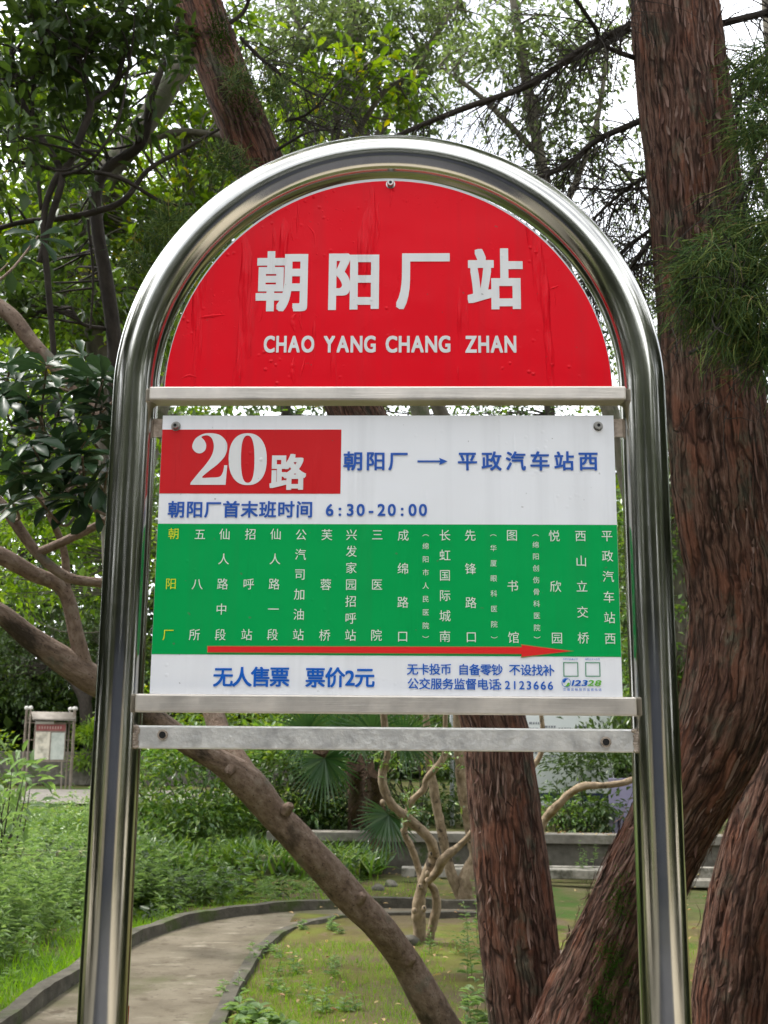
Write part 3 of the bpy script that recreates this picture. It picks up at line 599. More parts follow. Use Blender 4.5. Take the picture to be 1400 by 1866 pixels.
# garden path, traced on the ground
far = spline([G(*p) for p in ((-170, 2180), (-60, 1962), (60, 1857), (140, 1799), (240, 1732), (330, 1697), (430, 1676), (560, 1664), (700, 1660), (870, 1662), (935, 1664))], 8)
near = spline([G(*p) for p in ((250, 2300), (340, 1975), (392, 1850), (425, 1790), (455, 1745), (492, 1712), (545, 1690), (620, 1676), (700, 1671), (870, 1671), (935, 1673))], 8)
mb = MB(); strip(mb, near, far, .022, .022); structure(mb, 'garden_path', M['path'])
def kerb(name, L, w, h, zb=-.03, side=1):
    T = unit(np.gradient(L[:, :2], axis=0)); nrm = np.column_stack([-T[:, 1], T[:, 0]])*side
    Q = np.column_stack([L[:, :2]+nrm*w, L[:, 2]]); mb = MB(); j = .009*vnoise(L*3, 9)+.006*vnoise(L*11, 4)
    strip(mb, L, np.column_stack([L[:, :2]+nrm*.008, L[:, 2]]), zb, h+j); strip(mb, np.column_stack([L[:, :2]+nrm*.008, L[:, 2]]), Q, h+j+.0005, h+j); strip(mb, Q, np.column_stack([Q[:, :2]+nrm*.004, Q[:, 2]]), h+j, zb)
    return structure(mb, name, M['kerb'], smooth=False)
kerb('path_kerb', far, .1, .1, side=1)
kerb('path_kerb', near, .085, .045, side=-1)
# mossy lawn inside the bend of the path (a sheet above the soil)
lx = np.linspace(-1.6, 5.5, 120); ly = np.linspace(3.2, 8.9, 100); X, Y = np.meshgrid(lx, ly)
lawn_z = lambda x, y: ground_z(x, y)+.035+.012*vnoise(np.column_stack([x*5, y*5, x*0]), 2)
inner = near[:, :2]+np.column_stack([-unit(np.gradient(near[:, :2], axis=0))[:, 1], unit(np.gradient(near[:, :2], axis=0))[:, 0]])*-.09
def near_x_at(y):                             # left boundary of the lawn
    k = np.argsort(inner[:40, 1]); return np.interp(y, inner[k, 1], inner[k, 0])
back_y = lambda x: np.interp(x, near[:, 0], near[:, 1])
V = []; F4 = []; rows = np.linspace(0, 1, 90)
ybk = inner[:, 1].max()-.01
for yy in np.linspace(2.6, ybk, 110):
    x0 = near_x_at(yy)
    V.append(np.column_stack([np.linspace(x0, 6.5, 110), np.full(110, yy)]))
V = np.vstack(V); i = (np.arange(109)[:, None]*110+np.arange(109)[None]).ravel()
mb = MB(); mb.add(np.column_stack([V, lawn_z(V[:, 0], V[:, 1])]), [np.stack([i, i+1, i+111, i+110], -1)]); structure(mb, 'moss_lawn', M['lawn'])
V = []
for yy in np.linspace(0, 1, 60):
    a = far[30:]+np.array([0, .12, 0]); V.append(np.column_stack([a[:, 0], a[:, 1]+yy*(10.1-a[:, 1])]))
k = len(far)-30; V = np.vstack(V); i = (np.arange(59)[:, None]*k+np.arange(k-1)[None]).ravel()
mb = MB(); mb.add(np.column_stack([V, ground_z(V[:, 0], V[:, 1])+.05+.012*vnoise(np.column_stack([V[:, 0]*5, V[:, 1]*5, V[:, 0]*0]), 2)]), [np.stack([i, i+1, i+k+1, i+k], -1)]); structure(mb, 'moss_lawn', M['lawn'])
# road far to the left
mb = MB(); mb.add([(-40, 22.5, .03), (-4.5, 22.5, .03), (-4.5, 28.5, .03), (-40, 28.5, .03)], [[(0, 1, 2, 3)]]); structure(mb, 'road', M['road2'])
# the street side, behind the camera
mb = MB(); mb.add([(-30, -7.2, .012), (30, -7.2, .012), (30, -.9, .012), (-30, -.9, .012)], [[(0, 1, 2, 3)]]); structure(mb, 'pavement', M['paving'])
mb = MB(); mb.add([(-3.4, -7.2, .02), (3.2, -7.2, .02), (2.0, -1.6, .02), (-2.2, -1.6, .02)], [[(0, 1, 2, 3)]]); structure(mb, 'added_driveway', M['asphalt'])  # unseen asphalt strip, added for the grey band mirrored in the posts

# ------------------------------------------------------------------ walls, slabs, boards
def box_thing(name, label, cat, lo, hi, mt, bev=.01, group=None):
    mb = MB(); mb.box(lo, hi, bev=bev); o = mb.build(name, mt, smooth=False, origin=((lo[0]+hi[0])/2, (lo[1]+hi[1])/2, min(lo[2], hi[2]))); return tag(o, label, cat, group)
pw = thing('planter_wall', 'long low grey concrete planter wall with pale coping behind the lawn', 'planter wall', (2, 11.2, 0))
mb = MB(); mb.box((-1.6, 11.2, -.05), (9, 11.34, .33), bev=.004); mb.build('wall', M['stone'], pw, smooth=False)
mb = MB(); mb.box((-1.63, 11.14, .331), (9.05, 11.42, .43), bev=.008); mb.build('coping', noise_mat('coping', [(.3, (.11, .1, .08)), (.7, (.24, .22, .185))], 6, .85, .4, 8, mask=[(3, .56, .68, (.07, .075, .035))]), pw, smooth=False)
mb = MB(); mb.add([(-1.6, 11.35, .37), (9, 11.35, .37), (9, 16, .37), (-1.6, 16, .37)], [[(0, 1, 2, 3)]]); structure(mb, 'planter_soil', M['soil'])
x = -7.5; k = 0
for x0, x1, yy, h, lb in ((-7.6, -3.1, 10.6, .24, 'mossy stone edging slab half hidden by weeds behind the left post'), (-3.02, -.55, 10.55, .22, 'stone edging slab with broken end among the weeds left of centre'),
                          (-.1, 2.05, 10.25, .15, 'dirty white concrete slab behind the twisted shrub'), (2.3, 4.6, 10.35, .05, 'pale concrete slab in front of the planter wall on the right')):
    box_thing('edging_slab', lb, 'slab', (x0, yy, .06 if x0 == -.1 else -.02), (x1, yy+.22, h), M['slab'] if x0 > -1 else M['mossy'], .012, 'concrete slabs edging the garden')
for x0, x1, yy, lb in ((.3, 2.3, 10.75, 'thin white strip of kerb behind the dirty slab'), (2.5, 4.4, 10.8, 'thin pale strip of kerb below the planter wall on the right')):
    box_thing('kerb_strip', lb, 'kerb', (x0, yy, 0), (x1, yy+.1, .13), M['slab'], .008, 'kerb strips below the planter wall')
# notice board over the planter
bb = thing('notice_board', 'wide white notice board with grey print above the planter wall', 'notice board', W(985, 1500, 14.5))
P0, P1 = W(842, 1462, 14.5), W(1112, 1466, 14.5); yb = P0[1]
mb = MB(); mb.box((P0[0], yb, P0[2]), (P1[0]+.05, yb+.05, P0[2]+1.7), bev=.004); panel = mb.build('panel', M['board'], bb, smooth=False)
mb = MB()
for c0, c1, r0, r1 in ((.88, 1.02, .62, 1.02), (1.08, 1.22, .5, 1.0), (1.26, 1.42, .55, 1.0), (1.5, 1.66, .5, 1.0), (.1, .2, .4, 1.0)):
    for rz in np.arange(r0, r1, .075):
        cx = c0
        while cx < c1:
            w = random.uniform(.015, .04); mb.box((P0[0]+cx, yb-.004, P0[2]+rz), (P0[0]+min(cx+w, c1), yb-.001, P0[2]+rz+.028)); cx += w+.012
mb.build('print', M['ink'], panel, smooth=False)
mb = MB(); mb.box((P0[0]+.95, yb-.004, P0[2]+.03), (P1[0]+.04, yb-.001, P0[2]+.13))
for k in range(2): xx = P0[0]+.88+k*.05; mb.add([(xx-.06, yb-.003, P0[2]+.03), (xx-.03, yb-.003, P0[2]+.03), (xx+.04, yb-.003, P0[2]+.13), (xx+.01, yb-.003, P0[2]+.13)], [[(0, 1, 2, 3)]])
mb.build('stripe', M['navy'], panel, smooth=False)
mb = MB(); mb.box((P0[0]-.03, yb-.03, P0[2]-.05), (P1[0]+.08, yb+.06, P0[2]), bev=.005); mb.build('frame_rail', M['galv'], bb, smooth=False)
for px in (824, 1000, 1110):
    q = W(px, 1440, 14.6); mb = MB(); tube(mb, [(q[0], q[1]-.02, .36), (q[0], q[1]-.02, 2.3)], [.03, .03], 12, 1); mb.build('post', M['galv'], bb)
lp = thing('display_panel', 'lilac display panel partly hidden by leaves beside the right post', 'display panel', W(1128, 1536, 13.3))
q0, q1 = W(1113, 1534, 13.3), W(1200, 1534, 13.3)
mb = MB(); mb.box((q0[0], q0[1], .37), (q1[0], q0[1]+.06, 1.02), bev=.006); mb.build('panel', M['lilac'], lp, smooth=False)
mb = MB()
for k in range(6): mb.box((q0[0]+.03+k*.06, q0[1]-.004, .45), (q0[0]+.05+k*.06, q0[1]-.001, .52+.03*(k % 3)))
mb.build('print', M['navy'], lp, smooth=False)

# ------------------------------------------------------------------ kiosk far left
D = 30.5
base = W(85, 1441, D); kb = thing('notice_kiosk', 'small roofed notice kiosk on slim ball-topped posts far off on the left', 'notice kiosk', (base[0], base[1], 0))
ux = np.array([math.cos(.5), math.sin(.5), 0])*.84; uy = np.array([-ux[1], ux[0], 0]); O = np.array([base[0], base[1], 0.])
def KP(a, b, c): return O+ux*a+uy*b+np.array([0, 0, c])
def kbox(mb, a0, a1, b0, b1, c0, c1):
    v = [KP(a, b, c) for a in (a0, a1) for b in (b0, b1) for c in (c0, c1)]
    mb.add(v, [[(0, 1, 3, 2), (4, 6, 7, 5), (0, 4, 5, 1), (2, 3, 7, 6), (0, 2, 6, 4), (1, 5, 7, 3)]])
mb = MB(); kbox(mb, -.5, .5, -.05, .05, .72, 1.78); brd = mb.build('board', M['kpost'], kb, smooth=False)
mb = MB(); kbox(mb, -.46, .47, -.062, -.052, 1.55, 1.72); hd = mb.build('header', M['kred'], brd, smooth=False)
mb = MB()
for a in np.arange(-.38, .36, .085): kbox(mb, a, a+.035, -.068, -.063, 1.6, 1.67)
mb.build('header_mark', plain('faded_mark', (.42, .3, .27), .6), kb, smooth=False)
mb = MB(); kbox(mb, -.47, .0, -.06, -.052, .78, 1.52); mb.build('notice_sheet', M['kpaper2'], brd, smooth=False)
mb = MB(); kbox(mb, .03, .46, -.06, -.052, .78, 1.5); mb.build('notice_sheet', M['kpaper'], brd, smooth=False)
mb = MB(); kbox(mb, -.01, .025, -.075, -.052, .75, 1.53); mb.build('divider', M['kpost'], brd, smooth=False)
mb = MB(); kbox(mb, -.5, .08, -.075, -.053, 1.73, 1.8); mb.build('lamp_cover', M['chalk'], brd, smooth=False)
arc = [(t*.42, 1.8+.26*math.cos(t*1.35)) for t in np.linspace(-1, 1, 13)]
mb = MB(); V = [KP(a, b, c-dz) for dz in (0, .03) for a in (-.66, .72) for b, c in arc]; n = 13
q = np.arange(12); mb.add(V, [np.vstack([np.stack([q, q+1, q+1+n, q+n], -1), np.stack([q+2*n, q+3*n, q+1+3*n, q+1+2*n], -1), np.stack([q, q+2*n, q+1+2*n, q+1], -1), np.stack([q+n, q+1+n, q+1+3*n, q+3*n], -1)])])
mb.build('roof', M['kroof'], kb)
for a, b in ((-.72, -.32), (-.8, .0), (-.72, .3), (.66, -.32), (.78, .05), (.66, .3)):
    mb = MB(); tube(mb, [KP(a, b, 0), KP(a, b, 2.12)], [.024, .024], 8, 1); po = mb.build('post', M['kpost'], kb)
    mb = MB(); tube(mb, [KP(a, b, 2.1), KP(a, b, 2.12), KP(a, b, 2.15), KP(a, b, 2.19), KP(a, b, 2.21)], [.02, .05, .06, .045, .004], 10, 2); mb.build('cap', M['chalk'], po)
for c in (.74, 1.3, 1.76):
    for a0, a1 in ((-.8, -.5), (.5, .78)):
        mb = MB(); tube(mb, [KP(a0, -.1, c), KP(a1, -.02, c)], [.016, .016], 6, 1); mb.build('rail', M['kpost'], kb)
mb = MB(); tube(mb, [KP(.42, -.2, 0), KP(.42, -.02, .75)], [.022, .022], 8, 1); mb.build('post', M['kpost'], kb)
box_thing('stone_wall', 'dark mossy stone wall along the far road beyond the kiosk', 'wall', (-34, 31.6, 0), (-3.5, 32.0, .95), M['stone'], .03)

# ------------------------------------------------------------------ unseen street side: gate and walls added to shape the steel's reflections
gt = thing('added_gate', 'blue-grey gate added behind the camera to give the posts a grey reflection', 'gate', (0, -7.6, 0))
mb = MB()
for k in range(10): mb.box((-3.5+k*.7, -7.63, .08), (-2.82+k*.7, -7.57, 2.1), bev=.006)
mb.build('panel', M['steelblue'], gt, smooth=False)
mb = MB(); mb.box((-3.52, -7.65, 2.1), (3.52, -7.55, 2.2)); mb.build('rail', M['steelblue'], gt, smooth=False)
for s, lb in ((-1, 'cream wall added left of the blue-grey gate for a pale reflection in the posts'), (1, 'cream wall added right of the blue-grey gate for a pale reflection in the posts')):
    box_thing('added_wall', lb, 'wall', (s*3.6, -7.75, 0), (s*5.4, -7.5, 1.7), M['cream'], .02)

# ================================================================== TREES AND PLANTS
def wpath(pts):
    """[(px, py, depth, width_px)] -> points, radii"""
    return np.array([W(a, b, d) for a, b, d, w in pts]), np.array([w*d/F/2 for a, b, d, w in pts])
def bark_disp(amp, k=18., kz=3., seed=0, lump=.05, flute=0.):
    def f(co):
        return amp*(vnoise(co*[k, k, kz], seed)+.6*vnoise(co*[k*2.3, k*2.3, kz*2.5], seed+1)+.35*vnoise(co*[k*5, k*5, kz*4], seed+2))+lump*vnoise(co*[3, 3, 1.6], seed+3)+flute*vnoise(co*[9, 9, .7], seed+5)
    return f
def bark_strips(mb, C, rad, n, mi=1, wid=(.003, .009), ln=(.03, .16), lift=.005):
    """fibrous bark ribbons lying along a trunk, their ends lifting off"""
    T, Nn, B = frames(C); s = np.concatenate([[0], np.cumsum(np.linalg.norm(np.diff(C, axis=0), axis=1))]); tot = s[-1]
    s0 = rng.uniform(0, tot, n); l = rng.uniform(*ln, n); th0 = rng.uniform(0, 2*math.pi, n); sl = rng.normal(.12, .22, n); w = rng.uniform(*wid, n); lf = rng.exponential(lift, n); k = 5
    V = np.zeros((n, k, 2, 3))
    for j in range(k):
        t = j/(k-1); sj = np.clip(s0+l*t, 0, tot); c = np.stack([np.interp(sj, s, C[:, a]) for a in range(3)], 1); r = np.interp(sj, s, rad)
        nn = np.stack([np.interp(sj, s, Nn[:, a]) for a in range(3)], 1); bb = np.stack([np.interp(sj, s, B[:, a]) for a in range(3)], 1)
        th = th0+sl*l*t/r*.5; rr = r*1.015+.002+lf*(2*t-1)**2*(1 if True else 0)
        ww = w*(1-.75*abs(2*t-1)**2)
        for q, sg in enumerate((-.5, .5)):
            a = th+sg*ww/r; V[:, j, q] = c+(rr+ww*.12*q)[:, None]*(np.cos(a)[:, None]*nn+np.sin(a)[:, None]*bb)
    off = np.arange(n)[:, None, None]*(2*k); f = np.array([(2*j, 2*j+1, 2*j+3, 2*j+2) for j in range(k-1)])
    mb.add(V.reshape(-1, 3), [(f[None]+off).reshape(-1, 4)], mi=mi)
def tendrils(mb, A, D, L, r=.0016, k=5, droop=.25, curl=.25, mi=0):
    """many thin three-sided curved twigs, vectorised"""
    n = len(A); D = unit(np.asarray(D, float)); L = np.broadcast_to(L, n); r = np.broadcast_to(r, n)
    side = unit(np.cross(D, rng.normal(0, 1, (n, 3)))); V = np.zeros((n, k, 3, 3)); up = np.cross(side, D)
    for j in range(k):
        t = j/(k-1); c = A+D*(L*t)[:, None]+side*(L*curl*t*t)[:, None]*rng.uniform(-1, 1, (n, 1))*0+side*(L*curl*math.sin(t*2.2))[:, None]*.5+np.array([0, 0, -1])*(L*droop*t*t)[:, None]
        for q in range(3):
            a = q*2.094; V[:, j, q] = c+(r*(1-.75*t))[:, None]*(math.cos(a)*side+math.sin(a)*up)
    off = np.arange(n)[:, None, None]*(3*k); f = np.array([(j*3+q, j*3+(q+1) % 3, j*3+3+(q+1) % 3, j*3+3+q) for j in range(k-1) for q in range(3)])
    mb.add(V.reshape(-1, 3), [(f[None]+off).reshape(-1, 4)], mi=mi)
    return A+D*L[:, None]+side*(L*curl*math.sin(2.2))[:, None]*.5+np.array([0, 0, -1])*(L*droop)[:, None]

# ------------------------------------------------------------------ the old juniper, three leaning stems from one base
jt = thing('juniper_tree', 'old shaggy reddish-barked juniper with three leaning stems behind the sign', 'tree', G(1120, 2080))
stems = {
 'left': ([(1010, 2120, 4.7, 190), (985, 1960, 4.7, 165), (962, 1850, 4.72, 142), (944, 1700, 4.8, 136), (912, 1400, 4.95, 120), (893, 1290, 5.0, 112), (800, 1020, 5.1, 104), (648, 745, 5.25, 100), (530, 450, 5.35, 94), (470, 290, 5.4, 88), (430, 190, 5.45, 84), (361, 0, 5.6, 82), (290, -190, 5.8, 74)], 2600),
 'right': ([(1045, 2120, 4.55, 300), (1062, 1960, 4.5, 245), (1100, 1800, 4.5, 190), (1150, 1660, 4.45, 160), (1222, 1500, 4.4, 160), (1318, 1300, 4.3, 185), (1345, 1110, 4.3, 182), (1318, 900, 4.3, 184), (1298, 700, 4.3, 176), (1281, 500, 4.32, 168), (1262, 300, 4.35, 162), (1228, 0, 4.4, 154), (1205, -190, 4.5, 140)], 5200),
 'back': ([(1290, 2120, 4.75, 290), (1345, 1960, 4.75, 215), (1362, 1800, 4.8, 190), (1385, 1640, 4.85, 185), (1430, 1470, 4.9, 175), (1500, 1280, 5.0, 160), (1600, 1000, 5.2, 140), (1680, 600, 5.4, 120), (1730, 100, 5.6, 100), (1760, -500, 5.9, 80)], 2200)}
JUN = {}
for k, (pts, ns) in stems.items():
    P, r = wpath(pts); mb = MB()
    fd = bark_disp(.03, 30, 3.2, seed=len(k), lump=.06, flute=.085)
    C, rad = tube(mb, P, r, 200, 60, lambda co: fd(co)-.05*np.clip(1-abs(vnoise(co*[26, 26, 2.4]+.15*vnoise(co*9, 3)[:, None], 12))*5, 0, 1)); JUN[k] = (C, rad)
    bark_strips(mb, C, rad, int(ns*.8), wid=(.003, .0085), ln=(.02, .1), lift=.0045); bark_strips(mb, C, rad, ns//16, wid=(.008, .018), ln=(.04, .14), lift=.009)
    tag(mb.build('trunk', [M['jun'], M['strip']], jt), {'left': 'slender stem leaning left behind the plates', 'right': 'thick stem curving up beside the right post', 'back': 'stem at the right edge of the picture'}[k])
# knots on the right stem
for px, py in ((1232, 170), (1278, 358), (1140+150, 358)):
    pass
def moss_patch(C, rad, px, py, d, n, spread):
    c = W(px, py, d); A = c+rng.normal(0, 1, (n, 3))*[spread, spread*.3, spread*1.5]
    k = np.argmin(((A[:, None]-C[None])**2).sum(-1), 1); out = unit(A-C[k]); A = C[k]+out*(rad[k]*1.02)[:, None]
    return A, out
mb = MB()
for st, px, py, d, n, sp in (('right', 1120, 1750, 4.3, 900, .035), ('right', 1100, 1830, 4.3, 700, .03), ('right', 1130, 1640, 4.3, 500, .04), ('left', 395, 60, 5.4, 700, .05), ('left', 425, 160, 5.3, 900, .07)):
    A, o = moss_patch(*JUN[st], px, py, d, n, sp); leaves(mb, A, o+rdir(n, 0)*.8, .016 if st == 'left' else .012, .004, LT_BLADE)
mb.build('moss', M['moss'], jt)
# bare boughs and fine dead twigs
boughs = [([(1155, 42, 4.45, 13), (1060, 95, 4.6, 13), (960, 150, 4.7, 12), (850, 200, 4.8, 11), (735, 248, 4.9, 9), (640, 290, 5.0, 5)], 60),
          ([(1150, 60, 4.5, 10), (1080, 90, 4.8, 8), (985, 130, 5.1, 7), (880, 190, 5.3, 4)], 40),
          ([(1160, 95, 4.4, 11), (1110, 75, 4.3, 9), (1080, 40, 4.2, 8), (1030, -20, 4.1, 8)], 20),
          ([(1172, 222, 4.4, 14), (1100, 262, 4.5, 12), (1040, 295, 4.6, 11), (980, 322, 4.6, 9), (900, 350, 4.7, 5)], 60),
          ([(1185, 320, 4.4, 8), (1140, 350, 4.6, 7), (1090, 395, 4.8, 5), (1040, 470, 5, 3)], 40),
          ([(1192, 405, 4.4, 9), (1150, 440, 4.5, 8), (1110, 480, 4.7, 6), (1060, 540, 4.9, 3)], 40),
          ([(1195, 430, 4.4, 12), (1160, 470, 4.4, 10), (1130, 520, 4.5, 7)], 25), ([(1200, 470, 4.4, 9), (1165, 490, 4.5, 7), (1120, 490, 4.6, 4)], 25), ([(1195, 345, 4.5, 6), (1120, 340, 4.8, 5), (1040, 345, 5.1, 3)], 30),
          ([(1300, 42, 4.5, 15), (1340, 30, 4.5, 14), (1420, 12, 4.5, 12), (1500, -20, 4.4, 10)], 40), ([(1320, 150, 4.6, 12), (1370, 118, 4.6, 10), (1450, 85, 4.6, 8)], 40),
          ([(1330, 210, 4.6, 14), (1370, 165, 4.7, 10), (1450, 110, 4.8, 8)], 40), ([(1310, 60, 4.9, 8), (1350, 130, 5., 6), (1420, 190, 5.1, 4)], 30), ([(1345, 270, 4.5, 10), (1390, 240, 4.5, 8), (1450, 215, 4.5, 6)], 30),
          ([(1480, 330, 3.7, 10), (1420, 380, 3.6, 8), (1350, 440, 3.5, 6), (1280, 470, 3.45, 3)], 14), ([(1480, 420, 3.6, 9), (1400, 480, 3.5, 7), (1340, 530, 3.45, 5), (1290, 570, 3.4, 3)], 14), ([(1470, 200, 3.9, 9), (1400, 290, 3.8, 7), (1350, 350, 3.8, 4)], 14), ([(1270, 640, 4.1, 9), (1330, 600, 3.7, 8), (1420, 560, 3.4, 7)], 10), ([(520, 225, 5.3, 6), (560, 200, 5.2, 5), (620, 150, 5.1, 3)], 20), ([(505, 270, 5.3, 7), (560, 250, 5.0, 5), (640, 230, 4.8, 3)], 20), ([(420, 40, 5.5, 9), (440, 10, 5.5, 8), (470, -60, 5.4, 6)], 10),
          ([(430, 60, 5.5, 8), (480, 110, 5.5, 7), (560, 160, 5.5, 5), (640, 200, 5.5, 3)], 30)]
bt = MB()
for pts, nt_ in boughs:
    P, r = wpath(pts); P = P+rng.normal(0, .012, P.shape); mb = MB(); C, rad = tube(mb, P, r, 9, 8, bark_disp(.08, 40, 8)); mb.build('bough', M['darkbark'], jt)
    q = rng.integers(1, len(C)-1, nt_); D = unit(np.gradient(C, axis=0))[q]*rng.uniform(.2, 1, (nt_, 1))+rdir(nt_, -.3)*.8
    L = rng.uniform(.12, .5, nt_); e = tendrils(bt, C[q], D, L, .0035, 6, .25, .3)
    A = np.repeat(C[q], 5, 0)+(np.repeat(e-C[q], 5, 0))*rng.uniform(.3, 1, (nt_*5, 1)); tendrils(bt, A, rdir(nt_*5, -.5)+np.repeat(D, 5, 0)*.6, rng.uniform(.06, .25, nt_*5), .0018, 4, .3, .4)
tag(bt.build('twigs', M['darkbark'], jt), kind='stuff')
# scale-leaf sprays
def spray(mb, px, py, d, rpx, n, dirv, lng=.1):
    c = W(px, py, d); rr = rpx*d/F; A = c+in_ball(n)*[rr, rr, rr*.8]; D = np.array(dirv)+rdir(n)*.75
    e = tendrils(mb, A, D, rng.uniform(.7, 1.7, n)*lng, .0026, 6, .2, .45)
    B = np.repeat(A, 3, 0)+np.repeat(e-A, 3, 0)*rng.uniform(.25, .9, (3*n, 1)); tendrils(mb, B, np.repeat(D, 3, 0)+rdir(3*n)*.7, rng.uniform(.3, .7, 3*n)*lng, .0019, 4, .2, .4)
mb = MB()
for px, py, d, rp, n in ((1335, 490, 3.5, 70, 170), (1290, 455, 3.4, 45, 90), (1370, 420, 3.6, 60, 140), (1390, 520, 3.5, 70, 170), (1320, 555, 3.4, 55, 100), (1270, 520, 3.4, 35, 50), (1390, 330, 3.8, 50, 80), (1400, 220, 3.9, 50, 160), (1400, 110, 4.0, 50, 120), (1415, 620, 3.5, 50, 140), (1370, 590, 3.5, 40, 110),
                         (1440, 420, 3.5, 70, 200)):
    spray(mb, px, py, d, rp, n, (-.5, -.1, -.55))
for px, py, d, rp, n in ((402, 300, 4.6, 28, 60), (430, 310, 4.6, 22, 40), (300, 402, 4.4, 22, 50), (322, 395, 4.5, 16, 30), (255, 480, 4.5, 30, 60), (490, 175, 5.2, 25, 60), (505, 165, 5.1, 18, 40), (430, 150, 5.2, 20, 60), (280, 430, 4.6, 30, 40)):
    spray(mb, px, py, d, rp, n, (.1, -.1, .35), .085)
n = 8000; q = in_ball(150, .2); K = np.array([.6, 1.9, 7.6])+q*[4.2, 2.6, 1.6]; A = K[rng.integers(0, 150, n)]+rng.normal(0, .3, (n, 3)); leaves(mb, A, rdir(n, -.2), .28, .08, LT_BLADE)
tag(mb.build('foliage', M['lf_jun'], jt), kind='stuff')

# ------------------------------------------------------------------ generic leafy crown on limbs
def crown(lm, br, limbs, blobs, leaf, tmpl, per, spread, aspect=.42, droop=-.25, twig=.005, twigs=4):
    """blobs: (px, py, depth, rx_px, ry_px, clumps). Each clump hangs on a branch from the nearest limb point"""
    LP = np.concatenate([c for c in limbs]) if limbs else None
    for px, py, d, rx, ry, n in blobs:
        c = W(px, py, d); q = in_ball(n, .25); rxw, ryw = rx*d/F, ry*d/F
        K = c+q[:, :1]*CR*rxw+q[:, 1:2]*_fw*rxw*.9+q[:, 2:]*CU*ryw
        for kk in K:
            if LP is not None:
                a = LP[np.argmin(((LP-kk)**2).sum(1)+rng.uniform(0, .3, len(LP)))]
                md = (a+kk)/2+rng.normal(0, .07, 3)*np.linalg.norm(kk-a); tube(br, [a, md, kk], [twig*1.7, twig*1.2, twig*.5], 5, 4, cap=False)
            out = unit(kk-c+[0, 0, .2])
            m_ = max(int(per*rng.uniform(.6, 1.4)), 3)
            tw = kk+rng.normal(0, spread*.75, (twigs, 3)); 
            tendrils(br, np.repeat(kk[None], twigs, 0), tw-kk, np.linalg.norm(tw-kk, axis=1), twig*.45, 4, .0, .15)
            tsel = rng.integers(0, twigs, m_); A = kk+(tw[tsel]-kk)*rng.uniform(.25, 1.1, (m_, 1))+rng.normal(0, spread*.16, (m_, 3))
            D = unit(tw[tsel]-kk)*.8+rdir(m_, droop)+out*.25
            l = leaf*rng.uniform(.65, 1.25, m_); leaves(lm, A, D, l, l*aspect*rng.uniform(.8, 1.2, m_), tmpl)
def leafy_tree(name, label, base, limbs, blobs, leaf, per, spread, lmat, bmat, tmpl=LT_FAR, aspect=.45, group=None, cat='tree', seg=10, disp=None, twig=.006, droop=-.25, twigs=4):
    t = thing(name, label, cat, base, group); L = []
    for k, pts in enumerate(limbs):
        P, r = wpath(pts); mb = MB(); C, rad = tube(mb, P, r, seg, 8, disp); L.append(C); mb.build('trunk' if k == 0 else 'branch', bmat, t)
    br, lm = MB(), MB(); crown(lm, br, L, blobs, leaf, tmpl, per, spread, aspect, droop, twig, twigs)
    o = br.build('twigs', bmat, t)
    if o: tag(o, kind='stuff')
    tag(lm.build('crown', lmat, t), kind='stuff')
    return t

# ------------------------------------------------------------------ smooth-barked tree leaning across behind the posts, leathery rosettes at the left
st = thing('leaning_tree', 'smooth brown-barked tree leaning left behind the sign with dark leathery leaf rosettes', 'tree', G(905, 2085))
limbs = [([(925, 2130, 4.35, 84), (880, 2010, 4.3, 74), (840, 1930, 4.28, 68), (803, 1866, 4.25, 63), (775, 1815, 4.22, 60), (737, 1750, 4.2, 57), (692, 1690, 4.1, 57), (648, 1645, 4.05, 55), (604, 1596, 4.0, 56), (560, 1548, 3.95, 55), (500, 1483, 3.9, 57), (455, 1430, 3.85, 62), (402, 1389, 3.8, 47), (340, 1352, 3.75, 43), (283, 1312, 3.7, 41), (205, 1262, 3.6, 44), (150, 1226, 3.55, 52), (60, 1165, 3.5, 42), (0, 1118, 3.45, 38), (-90, 1075, 3.4, 36)], 'trunk'),
         ([(488, 1468, 3.89, 52), (458, 1425, 3.95, 46), (432, 1385, 4.0, 42), (408, 1345, 4.05, 40), (393, 1310, 4.1, 40), (365, 1200, 4.2, 36), (345, 1050, 4.3, 32)], 'branch'),
         ([(158, 1235, 3.55, 36), (140, 1160, 3.55, 29), (116, 1075, 3.55, 28), (60, 1045, 3.5, 30), (0, 1012, 3.45, 32), (-80, 980, 3.4, 30)], 'branch'),
         ([(120, 1080, 3.55, 20), (118, 1010, 3.55, 14), (96, 950, 3.5, 13), (60, 880, 3.5, 11)], 'branch'),
         ([(-40, 880, 3.3, 24), (10, 928, 3.3, 22), (68, 1008, 3.3, 20), (125, 1052, 3.3, 19), (190, 1064, 3.3, 17), (250, 1090, 3.3, 12)], 'branch'),
         ([(68, 1008, 3.3, 17), (120, 985, 3.3, 17), (190, 950, 3.3, 14), (240, 915, 3.3, 9)], 'branch'),
         ([(-40, 535, 3.4, 30), (20, 575, 3.4, 30), (60, 625, 3.4, 28), (130, 700, 3.4, 25), (200, 790, 3.4, 20), (260, 850, 3.4, 14)], 'branch'),
         ([(40, 750, 3.3, 14), (80, 790, 3.3, 13), (125, 830, 3.3, 12), (160, 880, 3.3, 6)], 'branch')]
LIM = []
for pts, nm in limbs:
    P, r = wpath(pts); mb = MB(); C, rad = tube(mb, P, r, 40, 14, lambda co: .07*vnoise(co*[7, 7, 5], 3)+.05*vnoise(co*[18, 18, 10], 8)+.02*vnoise(co*[60, 60, 40], 4)); LIM.append(C); mb.build(nm, M['smooth'], st)
